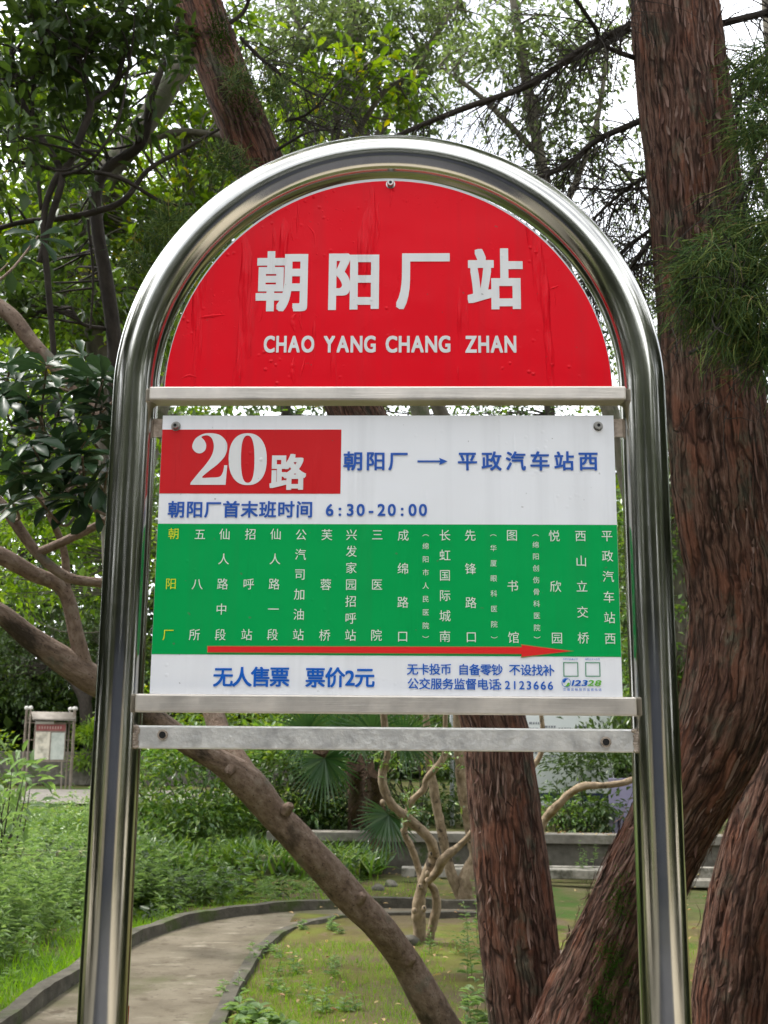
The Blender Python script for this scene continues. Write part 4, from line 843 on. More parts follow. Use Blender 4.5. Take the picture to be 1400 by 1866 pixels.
for px, py, d, dx, dy in ((520, 1478, 3.86, 14, -16), (655, 1640, 4.0, 12, -14), (420, 1400, 3.78, -6, 16), (745, 1752, 4.15, 12, -9)):
    a = W(px, py, d); b = W(px+dx, py+dy, d-.03); mb = MB(); tube(mb, [a, (a+b)/2, a*.25+b*.75], [.022, .017, .009], 12, 6, lambda co: .2*vnoise(co*60, 3)); mb.build('branch_stub', M['smooth'], st)
lm, br = MB(), MB()
def rosette(px, py, d, n=10, l=.1, ax=(0, -.35, .8)):
    c = W(px, py, d); ax = unit(np.array(ax)+rng.normal(0, .35, 3)); a = LIM[rng.integers(2, 8)]
    LPt = np.concatenate(LIM[2:]); q = LPt[np.argmin(((LPt-c)**2).sum(1))]; tube(br, [q, (q+c)/2+rng.normal(0, .03, 3)+[0, 0, -.03], c], [.005, .004, .0028], 6, 6)
    th = np.arange(n)*2.4+rng.uniform(0, 6); e1 = unit(np.cross(ax, [.3, .2, .9])); e2 = np.cross(ax, e1)
    el = rng.uniform(-.25, .55, n)[:, None]; D = np.cos(th)[:, None]*e1+np.sin(th)[:, None]*e2+ax*el
    D[:, 2] -= .15
    ll = l*rng.uniform(.7, 1.15, n); leaves(lm, c+ax*rng.uniform(-.02, .02, (n, 1)), D, ll, ll*.36, LT_OBO, up=np.tile(ax, (n, 1)), roll=.5)
for px, py, d, n in ((85, 668, 2.9, 11), (150, 655, 3.1, 9), (188, 692, 3.0, 10), (52, 722, 2.9, 9), (20, 660, 3.0, 9), (110, 735, 3.0, 9), (165, 800, 2.9, 11), (190, 770, 3.1, 8), (150, 832, 2.85, 10), (60, 815, 2.8, 9), (40, 862, 2.8, 12), (15, 790, 2.9, 9), (66, 905, 2.8, 9), (180, 882, 2.95, 10), (130, 880, 3.0, 8), (5, 730, 2.9, 9),
                    (205, 835, 3.1, 8), (95, 800, 3.0, 9), (100, 850, 3.0, 9), (-20, 850, 2.9, 9), (170, 930, 3.1, 6), (205, 700, 3.2, 7), (230, 760, 3.3, 7), (-10, 690, 3.1, 8), (130, 690, 3.2, 8), (75, 770, 3.1, 8), (70, 430, 3.6, 8), (15, 480, 3.6, 8), (140, 770, 3.0, 10), (185, 740, 3.0, 10), (110, 830, 2.9, 10), (195, 860, 2.9, 10), (30, 700, 3.0, 10), (60, 870, 2.9, 10), (160, 690, 3.0, 10), (110, 900, 2.9, 9), (0, 830, 2.9, 10), (20, 910, 3.0, 9), (140, 910, 3.0, 9), (210, 790, 3.0, 9)):
    rosette(px, py, d, n)
br.build('twigs', M['smooth'], st); tag(lm.build('foliage', M['lf_dark'], st), kind='stuff')

# ------------------------------------------------------------------ dark twisty broadleaf at the upper left
leafy_tree('broadleaf_tree', 'dark crooked-branched broadleaf tree filling the upper left corner', G(150, 2000, 0)*np.array([1, 1, 0]),
  [[(225, 1500, 5.3, 36), (215, 1100, 5.3, 34), (212, 700, 5.3, 30), (205, 590, 5.3, 27), (192, 500, 5.3, 26), (178, 420, 5.3, 24), (176, 350, 5.3, 22), (198, 305, 5.3, 20), (250, 270, 5.3, 19), (268, 230, 5.3, 18), (276, 172, 5.3, 17), (300, 110, 5.4, 12), (330, 20, 5.5, 8)],
   [(105, 760, 4.8, 12), (98, 640, 4.8, 11), (88, 520, 4.8, 12), (80, 400, 4.8, 12), (100, 330, 4.8, 13), (125, 300, 4.8, 14), (150, 240, 4.8, 14), (165, 188, 4.8, 14), (145, 110, 4.8, 12), (120, 50, 4.8, 10), (100, -40, 4.8, 8)],
   [(72, 478, 4.8, 12), (92, 400, 4.8, 13), (112, 318, 4.8, 13), (75, 250, 4.8, 11), (40, 180, 4.8, 9), (20, 90, 4.8, 7)],
   [(-30, 425, 5, 10), (40, 405, 5, 10), (110, 398, 5, 12), (165, 388, 5, 13), (225, 365, 5, 11), (270, 310, 5, 9), (330, 275, 5, 8), (400, 235, 5, 5)],
   [(15, 292, 4.9, 7), (60, 300, 4.9, 8), (115, 312, 4.9, 9), (180, 315, 4.9, 9), (230, 330, 4.9, 8), (300, 370, 5, 7), (350, 372, 5, 5)],
   [(68, 300, 4.8, 6), (75, 380, 4.8, 7), (60, 200, 4.8, 6), (66, 100, 4.8, 6), (90, 10, 4.8, 5)], [(165, 188, 4.8, 8), (210, 150, 4.9, 7), (230, 80, 5, 6), (225, 0, 5, 4)], [(160, 400, 5.2, 6), (170, 500, 5.2, 5), (165, 600, 5.2, 4)], [(112, 320, 4.8, 8), (160, 300, 4.7, 6), (215, 220, 4.7, 5), (235, 120, 4.8, 4)], [(195, 600, 5.3, 9), (150, 590, 5.2, 7), (130, 560, 5.2, 5)]],
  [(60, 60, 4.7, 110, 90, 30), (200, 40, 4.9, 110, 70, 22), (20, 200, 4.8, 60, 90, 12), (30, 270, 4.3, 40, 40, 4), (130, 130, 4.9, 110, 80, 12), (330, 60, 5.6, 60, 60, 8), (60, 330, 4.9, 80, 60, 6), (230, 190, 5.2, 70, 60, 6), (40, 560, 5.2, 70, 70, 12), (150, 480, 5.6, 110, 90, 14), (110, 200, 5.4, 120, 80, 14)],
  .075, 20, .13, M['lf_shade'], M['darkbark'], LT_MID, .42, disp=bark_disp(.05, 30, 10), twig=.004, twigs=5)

# ------------------------------------------------------------------ trees further back
def bgtree(label, name, base_px, d, limbs, blobs, leaf, per, spread, lmat, bmat='greybark', **k):
    b = W(base_px, 1340, d); return leafy_tree(name, label, (b[0], b[1], 0), limbs, blobs, leaf, per, spread, M[lmat], M[bmat], group='trees behind the sign', **k)
bgtree('grey-trunked tree leaning right in the upper left background', 'leaning_background_tree', 150, 8, [[(215, 1400, 8.2, 50), (205, 900, 8.2, 46), (165, 480, 8.1, 42), (190, 330, 8.1, 40), (240, 262, 8.1, 40), (300, 170, 8.1, 38), (350, 90, 8.1, 34), (400, -40, 8.2, 28)], [(190, 620, 9, 26), (60, 420, 9, 30), (62, 300, 9, 28), (80, 0, 9, 22)], [(240, 262, 8.1, 20), (330, 240, 8.2, 14), (420, 250, 8.3, 8)]],
  [(180, 420, 8.3, 150, 110, 52), (380, 330, 8.6, 90, 70, 16), (350, 235, 8.7, 60, 50, 12), (300, 120, 8.4, 60, 50, 10), (395, 170, 8.8, 40, 50, 6), (60, 430, 8.6, 110, 110, 44), (320, 420, 8.5, 90, 80, 36), (200, 560, 8.2, 160, 90, 58), (300, 20, 8.4, 140, 60, 16), (60, 130, 8.6, 100, 120, 30)], .085, 34, .2, 'lf_mid', seg=14, disp=bark_disp(.04, 10, 3), tmpl=LT_MID)
bgtree('bright yellow-green tree beyond the left post', 'bright_tree', -20, 12, [[(225, 1420, 12, 40), (222, 900, 12, 34), (160, 560, 12, 24), (120, 200, 12, 16)], [(222, 900, 12, 20), (150, 800, 12, 14), (50, 620, 12, 8)]],
  [(70, 620, 12, 200, 130, 90), (230, 600, 12.5, 120, 120, 40), (100, 830, 12, 200, 120, 80), (60, 300, 12.5, 160, 140, 60), (250, 330, 13, 140, 120, 46), (100, 1010, 12.5, 190, 110, 64)], .1, 44, .28, 'lf_bright')
bgtree('bright broadleaf tree showing above the left shoulder of the arch', 'arch_tree', 400, 14, [[(215, 1400, 14, 34), (260, 900, 14, 30), (360, 500, 14, 22), (400, 200, 14, 14)]],
  [(380, 380, 14, 120, 120, 60), (330, 520, 14, 120, 120, 40), (480, 230, 14, 120, 90, 30), (560, 250, 13.5, 90, 60, 16)], .11, 44, .3, 'lf_bright')
bgtree('tall small-leaved tree high above the arch in the centre', 'tall_centre_tree', 650, 13, [[(915, 1400, 13, 40), (800, 900, 13, 36), (670, 300, 13, 28), (640, -60, 13, 22)], [(660, 300, 13, 16), (760, 120, 13, 12), (850, -20, 13, 9)], [(655, 250, 13, 14), (560, 90, 13, 10), (520, -40, 13, 8)]],
  [(600, 60, 13, 130, 110, 62), (720, 60, 13, 120, 100, 54), (500, 70, 13.5, 100, 110, 28), (640, 190, 13, 150, 70, 34), (780, 200, 13.2, 80, 60, 12), (860, 40, 13.5, 100, 80, 22)], .085, 50, .3, 'lf_feather')
bgtree('small-leaved tree reaching over the right shoulder of the arch', 'right_tree', 950, 11, [[(1200, 1400, 11.4, 40), (1150, 900, 11.4, 36), (1020, 450, 11.4, 24), (960, 150, 11.4, 20), (930, -40, 11.4, 14)], [(1000, 450, 11.4, 14), (1080, 250, 11.4, 10), (1110, 80, 11.4, 7)], [(980, 280, 11.4, 12), (880, 180, 11.4, 9), (800, 120, 11.4, 6)]],
  [(960, 60, 11.4, 120, 70, 34), (1060, 150, 11.6, 90, 70, 22), (960, 200, 11.4, 80, 50, 16), (880, 130, 11.4, 80, 60, 18), (1040, 260, 11.6, 90, 60, 16), (1000, 330, 11.8, 70, 40, 10), (1120, 330, 12, 60, 60, 8), (1110, 60, 12, 60, 70, 12)], .08, 36, .24, 'lf_feather')
bgtree('glossy green branch spray of a tree just over the top of the arch', 'near_arch_tree', 620, 7.5, [[(930, 1400, 7.6, 36), (860, 900, 7.6, 30), (640, 400, 7.5, 20), (620, 180, 7.4, 16), (700, 100, 7.4, 10)], [(600, 330, 7.5, 14), (690, 180, 7.4, 10), (740, 140, 7.4, 6)]],
  [(620, 170, 7.4, 90, 45, 12), (700, 150, 7.4, 60, 40, 8), (570, 215, 7.5, 60, 30, 6), (740, 190, 7.5, 40, 30, 4)], .085, 24, .17, 'lf_mid', tmpl=LT_MID)
bgtree('sparse tree of fine hanging twigs beyond the right stem', 'sparse_tree', 1420, 12, [[(1460, 1400, 12, 50), (1440, 900, 12, 44), (1430, 400, 12, 34), (1400, 0, 12, 24)], [(1430, 450, 12, 14), (1340, 200, 12, 9)], [(1435, 600, 12, 12), (1230, 420, 12, 8), (1130, 300, 12, 5)]],
  [(1370, 230, 12, 70, 120, 16), (1200, 380, 12.5, 80, 90, 14), (1180, 560, 12.5, 60, 90, 18), (1390, 500, 12, 60, 120, 16), (1240, 700, 13, 70, 120, 24)], .07, 30, .26, 'lf_feather')
bgtree('dense dark tree closing the gap beside the right post', 'dense_right_tree', 1230, 15, [[(1240, 1440, 15, 40), (1235, 1000, 15, 34), (1230, 600, 15, 22)]],
  [(1235, 800, 15, 90, 130, 44), (1225, 1020, 15, 100, 120, 50), (1230, 1230, 14.5, 100, 110, 50), (1330, 900, 15, 90, 200, 40), (1150, 1060, 15, 80, 180, 40)], .1, 44, .28, 'lf_gloss')
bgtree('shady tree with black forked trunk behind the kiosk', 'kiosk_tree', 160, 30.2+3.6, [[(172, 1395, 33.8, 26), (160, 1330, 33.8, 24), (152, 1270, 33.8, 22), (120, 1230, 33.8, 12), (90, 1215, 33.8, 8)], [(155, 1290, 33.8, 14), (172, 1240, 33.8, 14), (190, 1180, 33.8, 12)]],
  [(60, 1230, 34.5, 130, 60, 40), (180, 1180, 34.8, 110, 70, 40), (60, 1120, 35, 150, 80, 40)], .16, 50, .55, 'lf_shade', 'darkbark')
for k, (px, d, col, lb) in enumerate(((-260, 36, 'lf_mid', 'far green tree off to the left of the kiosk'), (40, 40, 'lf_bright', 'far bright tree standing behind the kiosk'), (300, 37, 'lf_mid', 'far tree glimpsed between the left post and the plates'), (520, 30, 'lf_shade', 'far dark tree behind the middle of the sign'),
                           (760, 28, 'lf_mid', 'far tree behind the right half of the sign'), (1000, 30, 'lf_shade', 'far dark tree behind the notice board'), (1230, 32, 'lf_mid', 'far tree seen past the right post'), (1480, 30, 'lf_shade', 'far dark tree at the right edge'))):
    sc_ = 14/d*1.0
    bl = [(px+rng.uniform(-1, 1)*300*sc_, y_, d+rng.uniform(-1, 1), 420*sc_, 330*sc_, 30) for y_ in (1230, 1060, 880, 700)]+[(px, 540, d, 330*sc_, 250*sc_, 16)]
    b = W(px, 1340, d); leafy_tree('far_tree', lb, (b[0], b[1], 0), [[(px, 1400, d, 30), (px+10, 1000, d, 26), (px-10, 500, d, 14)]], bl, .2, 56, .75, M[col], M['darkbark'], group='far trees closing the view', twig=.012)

# far wood that closes the view
mb = MB(); n = 120000; ang = rng.uniform(-.72, 1.05, n//40); rad_ = rng.uniform(38, 50, n//40); hh = 13+3*vnoise(np.column_stack([ang*9, rad_*0, rad_*0]), 31)
K = np.column_stack([np.sin(ang)*rad_, np.cos(ang)*rad_, np.where(rng.uniform(0, 1, n//40) < .4, rng.uniform(0, 4.5, n//40), rng.uniform(0, 1, n//40)*hh)]); A = np.repeat(K, 40, 0)+rng.normal(0, .75, (n//40*40, 3)); leaves(mb, A, rdir(len(A)), .6*rng.uniform(.6, 1.2, len(A)), .32)
tag(mb.build('far_wood', M['lf_shade']), 'far-off green wood closing the view behind all the trees', 'wood', kind='stuff')
# ------------------------------------------------------------------ twisted pale shrub in the lawn and its neighbours
def shrub(name, label, base, limbs, mt, seg=18):
    t = thing(name, label, 'shrub', base)
    for pts in limbs:
        P, r = wpath(pts); mb = MB(); tube(mb, P, r*.96, seg, 10, lambda co: .17*vnoise(co*[14, 14, 13], 3)+.12*vnoise(co*[40, 40, 30], 8)); mb.build('stem', mt, t)
    return t
tw = shrub('twisted_shrub', 'pale twisted shrub with knotted bare stems standing in the mossy lawn', G(770, 1716),
  [[(766, 1722, 8.15, 30), (764, 1690, 8.15, 26), (763, 1655, 8.15, 25), (768, 1620, 8.15, 22), (782, 1585, 8.15, 22), (791, 1560, 8.15, 22), (783, 1530, 8.1, 20), (765, 1510, 8.1, 19), (738, 1487, 8.1, 18), (712, 1462, 8.1, 17), (698, 1430, 8.1, 17), (698, 1405, 8.1, 15), (707, 1370, 8.1, 15), (700, 1310, 8.1, 13), (690, 1180, 8, 10)],
   [(780, 1722, 8.2, 20), (790, 1680, 8.2, 17), (796, 1650, 8.2, 17), (790, 1620, 8.2, 16), (776, 1604, 8.2, 13)],
   [(780, 1606, 8.1, 16), (797, 1588, 8.05, 18), (808, 1566, 8, 18), (835, 1543, 8, 14), (858, 1520, 8, 12), (880, 1490, 8, 10), (900, 1440, 8, 8)],
   [(768, 1612, 8.25, 14), (765, 1590, 8.3, 14), (752, 1550, 8.3, 13), (737, 1518, 8.3, 13), (738, 1505, 8.3, 13), (745, 1475, 8.3, 12), (752, 1458, 8.3, 13), (772, 1438, 8.3, 13), (778, 1418, 8.3, 13), (800, 1393, 8.3, 12), (811, 1370, 8.3, 11), (812, 1310, 8.3, 9), (820, 1200, 8.3, 8)]], M['palebark'])
mb = MB()
for px, py in ((784, 1558), (779, 1592), (766, 1616), (755, 1660), (773, 1656), (697, 1462)):
    P = W(px, py, 8.02); bm = bmesh.new(); bmesh.ops.create_icosphere(bm, subdivisions=2, radius=.02); mb.bm(bm, M=Matrix.Translation(P) @ Matrix.Diagonal((.9, 1.2, 1.2, 1)))
mb.build('knots', M['palebark'], tw)
mb = MB()
for px, py in ((786, 1556), (779, 1593), (765, 1615), (756, 1660), (773, 1655)):
    P = W(px, py, 8.005); bm = bmesh.new(); bmesh.ops.create_icosphere(bm, subdivisions=2, radius=.0105); mb.bm(bm, M=Matrix.Translation(P) @ Matrix.Diagonal((.8, .6, 1.3, 1)))
mb.build('knot_hole', M['darkbark'], tw)
mb, m2 = MB(), MB(); n = 60; A = np.array([W(*q) for q in [(705, 1400, 8.1), (745, 1475, 8.3), (800, 1395, 8.3), (880, 1490, 8), (738, 1490, 8.1), (811, 1370, 8.3)]])[rng.integers(0, 6, n)]+rng.normal(0, .02, (n, 3))
D = rdir(n, .5); e = tendrils(mb, A, D, rng.uniform(.06, .22, n), .0028, 5, .05, .3); mb.build('twigs', M['palebark'], tw)
q = rng.integers(0, n, 260); leaves(m2, A[q]+(e-A)[q]*rng.uniform(.4, 1.05, (260, 1)), rdir(260, -.2), .05*rng.uniform(.6, 1.2, 260), .02, LT_MID); m2.build('leaves', M['lf_gloss'], tw)
shrub('forked_shrub', 'thicker pale forked shrub partly hidden behind the left juniper stem', G(850, 1640), [[(850, 1648, 10.2, 44), (852, 1600, 10.2, 34), (866, 1560, 10.2, 26), (856, 1500, 10.2, 24), (846, 1440, 10.2, 24), (838, 1370, 10.2, 22), (834, 1290, 10.2, 18), (830, 1150, 10.2, 14)],
   [(842, 1640, 10.2, 24), (822, 1590, 10.2, 20), (810, 1540, 10.2, 18), (798, 1480, 10.2, 18), (788, 1420, 10.2, 17), (780, 1365, 10.2, 16), (776, 1280, 10.2, 12)]], M['palebark'])
bs = shrub('bent_shrub', 'pale bent stem curving right from behind the left juniper stem', G(968, 1670), [[(962, 1672, 9, 22), (972, 1610, 9, 20), (984, 1545, 8.9, 17), (986, 1512, 8.8, 16), (996, 1490, 8.8, 16), (1018, 1466, 8.7, 16), (1040, 1445, 8.7, 15), (1062, 1433, 8.6, 14), (1100, 1431, 8.6, 13), (1150, 1422, 8.6, 12), (1230, 1380, 8.6, 9)],
   [(970, 1400, 9, 12), (985, 1375, 9, 11), (990, 1340, 9, 10), (980, 1250, 9, 8)]], M['palebark'])

# ------------------------------------------------------------------ hedge bushes
def bush(label, px, py_top, py_bot, d, wpx, lmat, leaf=.08, n=3000, clumps=60, name='garden_bush', tmpl=LT_FAR, group='bushes behind the garden wall', depth=.8, aspect=.42):
    top, bot = W(px, py_top, d), W(px, py_bot, d); z0 = max(bot[2], .0); rx = wpx*d/F/2; zc, rz = (top[2]+z0)/2, (top[2]-z0)/2
    t = thing(name, label, 'bush', (bot[0], bot[1], 0), group); c = np.array([bot[0], bot[1], zc])
    q = in_ball(clumps, .45); q[:, 2] = np.sign(q[:, 2])*abs(q[:, 2])**.55; K = c+q*[rx, depth, rz]; K[:, 2] = np.maximum(K[:, 2], .1); br, lm = MB(), MB()
    for kk in K[::max(1, clumps//12)]:
        b0 = np.array([c[0]+rng.normal(0, rx*.25), c[1]+rng.normal(0, .15), 0]); tube(br, [b0, (b0+kk)/2+rng.normal(0, .06, 3), kk], [.011, .008, .003], 5, 5, cap=False)
    br.build('stems', M['darkbark'], t)
    s = rng.integers(0, clumps, n); A = K[s]+rng.normal(0, 1, (n, 3))*[.13, .13, .1]; D = unit(A-K[s])+unit(A-c)*.5+rdir(n, -.1)*.6
    l = leaf*rng.uniform(.6, 1.25, n); leaves(lm, A, D, l, l*aspect, tmpl); tag(lm.build('foliage', M[lmat], t), kind='stuff')
bush('bright glossy bush just right of the left post below the rails', 330, 1345, 1520, 13.2, 240, 'lf_gloss', .1, 5200, 90)
bush('glossy yellow-green bush behind the fork of the leaning trunk', 505, 1335, 1520, 14.0, 220, 'lf_gloss', .1, 4200, 80)
bush('low dark bush beneath the fan palm', 610, 1400, 1512, 13.9, 200, 'lf_shade', .09, 3000, 60)
bush('dark bush behind the twisted shrub', 740, 1310, 1512, 14.2, 240, 'lf_shade', .09, 4200, 80)
bush('dark leafy shrub hanging over the notice board', 1098, 1335, 1512, 13.7, 165, 'lf_shade', .1, 2500, 55, name='wall_shrub')
bush('small bright bush on the planter below the notice board', 1035, 1462, 1514, 13.6, 120, 'lf_gloss', .075, 700, 22, name='planter_bush')
bush('dark shrub filling the slit above the lower rail at right', 1060, 1240, 1345, 15.6, 330, 'lf_shade', .1, 3000, 60, name='wall_shrub')
bush('hedge glimpsed between the two lower rails at left', 420, 1230, 1360, 15.5, 420, 'lf_mid', .1, 5000, 90, name='hedge')
bush('hedge glimpsed between the two lower rails in the centre', 760, 1220, 1350, 16, 420, 'lf_shade', .1, 5000, 90, name='hedge')
bush('large dark hedge left of the kiosk', -75, 1330, 1450, 24, 180, 'lf_mid', .12, 3000, 60, name='hedge')
bush('leafy bush just right of the kiosk', 172, 1320, 1400, 33, 70, 'lf_bright', .16, 1400, 40, name='hedge')
bush('big-leaved plant low at the left edge before the kiosk', -4, 1385, 1500, 11.2, 80, 'lf_weed', .2, 170, 14, name='broad_leaved_plant', tmpl=LT_MID, aspect=.3)

# ------------------------------------------------------------------ fan palms
def fan_palm(label, px, py_base, d, h_px, fronds, R_=.44, tr=.09):
    b = G(px, py_base); t = thing('fan_palm', label, 'palm', b, 'fan palms in the garden'); top = W(px+4, h_px, d)
    mb = MB(); C, rad = tube(mb, [(b[0], b[1], -.05), (b[0]+.02, b[1], top[2]*.5), top], [tr*1.15, tr, tr*.95], 20, 24, lambda co: .16*vnoise(co*[14, 14, 26], 4)+.1*vnoise(co*[40, 40, 50], 5))
    bark_strips(mb, C, rad, 260, 0, (.006, .02), (.05, .2), .02); mb.build('trunk', M['palmbark'], t)
    for fx, fy, ang, sc_ in fronds:
        c = W(fx, fy, d-.2+rng.uniform(-.25, .25)); mb = MB(); tube(mb, [top, (top+c)/2+[0, 0, .08], c], [.012, .009, .007], 6, 6)
        n = 34; a = np.linspace(-2.3, 2.3, n)+ang; D = np.column_stack([np.cos(a), np.full(n, -.35)+rng.normal(0, .12, n), np.sin(a)-.18])
        l = R_*sc_*(1-.25*abs(np.linspace(-1, 1, n)))*rng.uniform(.9, 1.08, n); Dn = unit(D); sd = unit(np.cross(Dn, [0, 1, .2]))
        V = np.zeros((n, 5, 2, 3)); 
        for j, t_ in enumerate((0, .35, .6, .85, 1.)):
            p = c+Dn*(l*t_)[:, None]+np.array([0, -.02, -.22])*(l*max(t_-.35, 0)**1.6)[:, None]; w = .014*sc_*(t_*2.2 if t_ < .4 else (1-t_)*1.45+.02)+.001
            V[:, j, 0] = p+sd*w; V[:, j, 1] = p-sd*w+[0, .006, 0]
        off = np.arange(n)[:, None, None]*10; f = np.array([(2*j, 2*j+1, 2*j+3, 2*j+2) for j in range(4)]); mb.add(V.reshape(-1, 3), [(f[None]+off).reshape(-1, 4)]); mb.build('frond', M['lf_palm'], t)
fan_palm('fan palm with a large fan leaf above the leaning trunk', 645, 1578, 10.9, 1390, [(592, 1382, -1.3, 1.05), (650, 1340, 1.2, .9), (560, 1335, 2.2, .9)])
fan_palm('shaggy-trunked fan palm with a low drooping leaf beside the twisted shrub', 681, 1592, 10.4, 1400, [(708, 1485, -1.7, .95), (735, 1345, .6, .9), (680, 1335, 1.7, .9)], tr=.085)
fan_palm('slim fan palm trunk among the dark bushes', 582, 1545, 12.8, 1360, [(560, 1330, 2, .9), (610, 1330, .9, .9)], tr=.1)

# ------------------------------------------------------------------ grass, weeds, litter (ground cover)
def inside_garden(x, y):
    """points on the weedy side of the far kerb"""
    T = unit(np.gradient(far[:, :2], axis=0)); P = np.column_stack([x, y]); k = np.argmin(((P[:, None]-far[None, :, :2])**2).sum(-1), 1)
    nr = np.column_stack([-T[:, 1], T[:, 0]])[k]; return ((P-far[k, :2])*nr).sum(1)
def blades(n, gen, h, w, name, mt, lean=.45):
    x, y = gen(n); A = np.column_stack([x, y, ground_z(x, y)+.01]); D = np.column_stack([rng.normal(0, lean, len(x)), rng.normal(0, lean, len(x)), np.ones(len(x))])
    hh = h*rng.uniform(.5, 1.3, len(x)); mb = MB(); leaves(mb, A, D, hh, w, LT_BLADE, up=rdir(len(x)), roll=.2); return tag(mb.build(name, M[mt]), name_label(name), 'grass', kind='stuff')
def name_label(n): return {'grass': 'bright short grass growing along the far kerb of the path', 'lawn_grass': 'thin short grass tufts scattered over the mossy lawn'}.get(n, n)
def gen_far(n):
    x = rng.uniform(-5.5, 3.5, n*5); y = rng.uniform(3.5, 10.4, n*5); s = inside_garden(x, y); k = (s > .12) & (s < .12+rng.exponential(.45, len(s))) & (x < .15); return x[k][:n], y[k][:n]
blades(26000, gen_far, .11, .006, 'grass', 'lf_grass')
def gen_lawn(n):
    x = rng.uniform(-1.6, 4.5, n*4); y = rng.uniform(2.8, 6.7, n*4); f = vnoise(np.column_stack([x*1.6, y*1.6, x*0]), 21); k = (x > near_x_at(y)+.02) & (f+.45*np.clip((-.1-x)/.6, 0, 1) > rng.uniform(-.05, .8, len(x))); return x[k][:n], y[k][:n]
blades(16000, gen_lawn, .07, .0045, 'lawn_grass', 'lf_grass')
def weeds(name, label, pts, hts, leaf, nl, lmat, aspect=.22, tmpl=LT_FAR, stemr=.0025, up0=.1):
    mb = MB(); n = len(pts); A = np.column_stack([pts, ground_z(pts[:, 0], pts[:, 1])]); D = np.column_stack([rng.normal(0, .16, (n, 2)), np.ones(n)])
    tendrils(mb, A, D, hts, stemr, 5, .0, .12)
    t = rng.uniform(.12, 1.0, (n, nl)); th = rng.uniform(0, 6.283, (n, 1))+np.arange(nl)*2.4
    P = A[:, None]+unit(D)[:, None]*(hts[:, None]*t)[..., None]; dd = np.stack([np.cos(th), np.sin(th), rng.normal(up0+.5*(t-.5), .3)], -1)
    l = leaf*(1.15-.6*t)*rng.uniform(.7, 1.3, t.shape); leaves(mb, P.reshape(-1, 3), dd.reshape(-1, 3), l.ravel(), l.ravel()*aspect, tmpl)
    return tag(mb.build(name, M[lmat]), label, 'weeds', kind='stuff')
x = rng.uniform(-8, 1.9, 9000); y = rng.uniform(4.5, 16, 9000); s = inside_garden(x, y); dens = np.clip((s-.35)/.8, 0, 1)*np.where(x > -1.2, .5, 1)*np.where((y > 10.2) & (y < 11.) , .35, 1)*np.where((x > -.45), 0, 1)
k = rng.uniform(0, 1, 9000) < dens; pts = np.column_stack([x, y])[k]
nz = vnoise(np.column_stack([pts*.9, pts[:, :1]*0]), 4)
tall = (.3+.42*nz*np.where(nz > 0, 1, .6))*rng.uniform(.5, 1.5, len(pts))*np.where(pts[:, 0] > -1.5, .6, 1.0)*np.where(pts[:, 1] > 11, .75, 1)*np.where((pts[:, 1] > 8.6) & (pts[:, 1] < 10.6), .5, 1)
weeds('tall_weeds', 'tall soft green weeds overgrowing the garden behind the left post', pts, np.maximum(tall, .08), .085, 24, 'lf_weed')
x = rng.uniform(-4.6, -1.7, 900); y = rng.uniform(5.2, 10.4, 900); k2 = (inside_garden(x, y) > .75) & (y < 8.8) & (vnoise(np.column_stack([x*1.1, y*1.1, x*0]), 17) > .12)
weeds('upright_weeds', 'upright lance-leaved weeds standing in clumps at the far left', np.column_stack([x, y])[k2], rng.uniform(.35, .75, k2.sum()), .12, 30, 'lf_weed', .17)
x = rng.uniform(-4.2, -.6, 500); y = rng.uniform(5.5, 10.2, 500); k2 = (inside_garden(x, y) > .5) & (vnoise(np.column_stack([x*1.3, y*1.3, x*0]), 27) > .2)
weeds('dark_weeds', 'darker broad-leaved weeds in patches among the pale ones', np.column_stack([x, y])[k2], rng.uniform(.2, .5, k2.sum()), .11, 26, 'lf_shade', .42)
x = rng.uniform(-9, -1.4, 700); y = rng.uniform(8.5, 20, 700); weeds('leafy_weeds', 'broad-leaved taller weeds further back beside the road', np.column_stack([x, y]), rng.uniform(.25, .62, 700), .12, 18, 'lf_gloss', .35)
x = rng.uniform(-1.7, .9, 420); y = rng.normal(11.0, .35, 420); weeds('strap_leaf_plants', 'strap-leaved plants along the mossy edging slabs', np.column_stack([x-1.2, y]), rng.uniform(.12, .3, 420), .34, 9, 'lf_gloss', .09, LT_BLADE, up0=.9)
# single small plants in the lawn
def sprig(label, px, py, h, nl, leaf, lmat='lf_weed', n=4, spread=.06, aspect=.26, cat='weed'):
    b = G(px, py); t = thing('lawn_weed', label, cat, b, 'small weeds in the lawn'); mb = MB(); m2 = MB()
    A = b+rng.normal(0, spread, (n, 3))*[1, 1, 0]; A[:, 2] = 0; D = np.column_stack([rng.normal(0, .15, (n, 2)), np.ones(n)]); hh = h*rng.uniform(.6, 1.1, n); tendrils(mb, A, D, hh, .003, 5, 0, .12)
    tt = rng.uniform(.1, 1, (n, nl)); th = rng.uniform(0, 6.28, (n, 1))+np.arange(nl)*2.4; P = A[:, None]+unit(D)[:, None]*(hh[:, None]*tt)[..., None]
    l = leaf*(1.1-.5*tt); leaves(m2, P.reshape(-1, 3), np.stack([np.cos(th), np.sin(th), .3+0*th], -1).reshape(-1, 3), l.ravel(), l.ravel()*aspect, LT_MID); mb.build('stem', M['lf_weed'], t); m2.build('leaves', M[lmat], t)
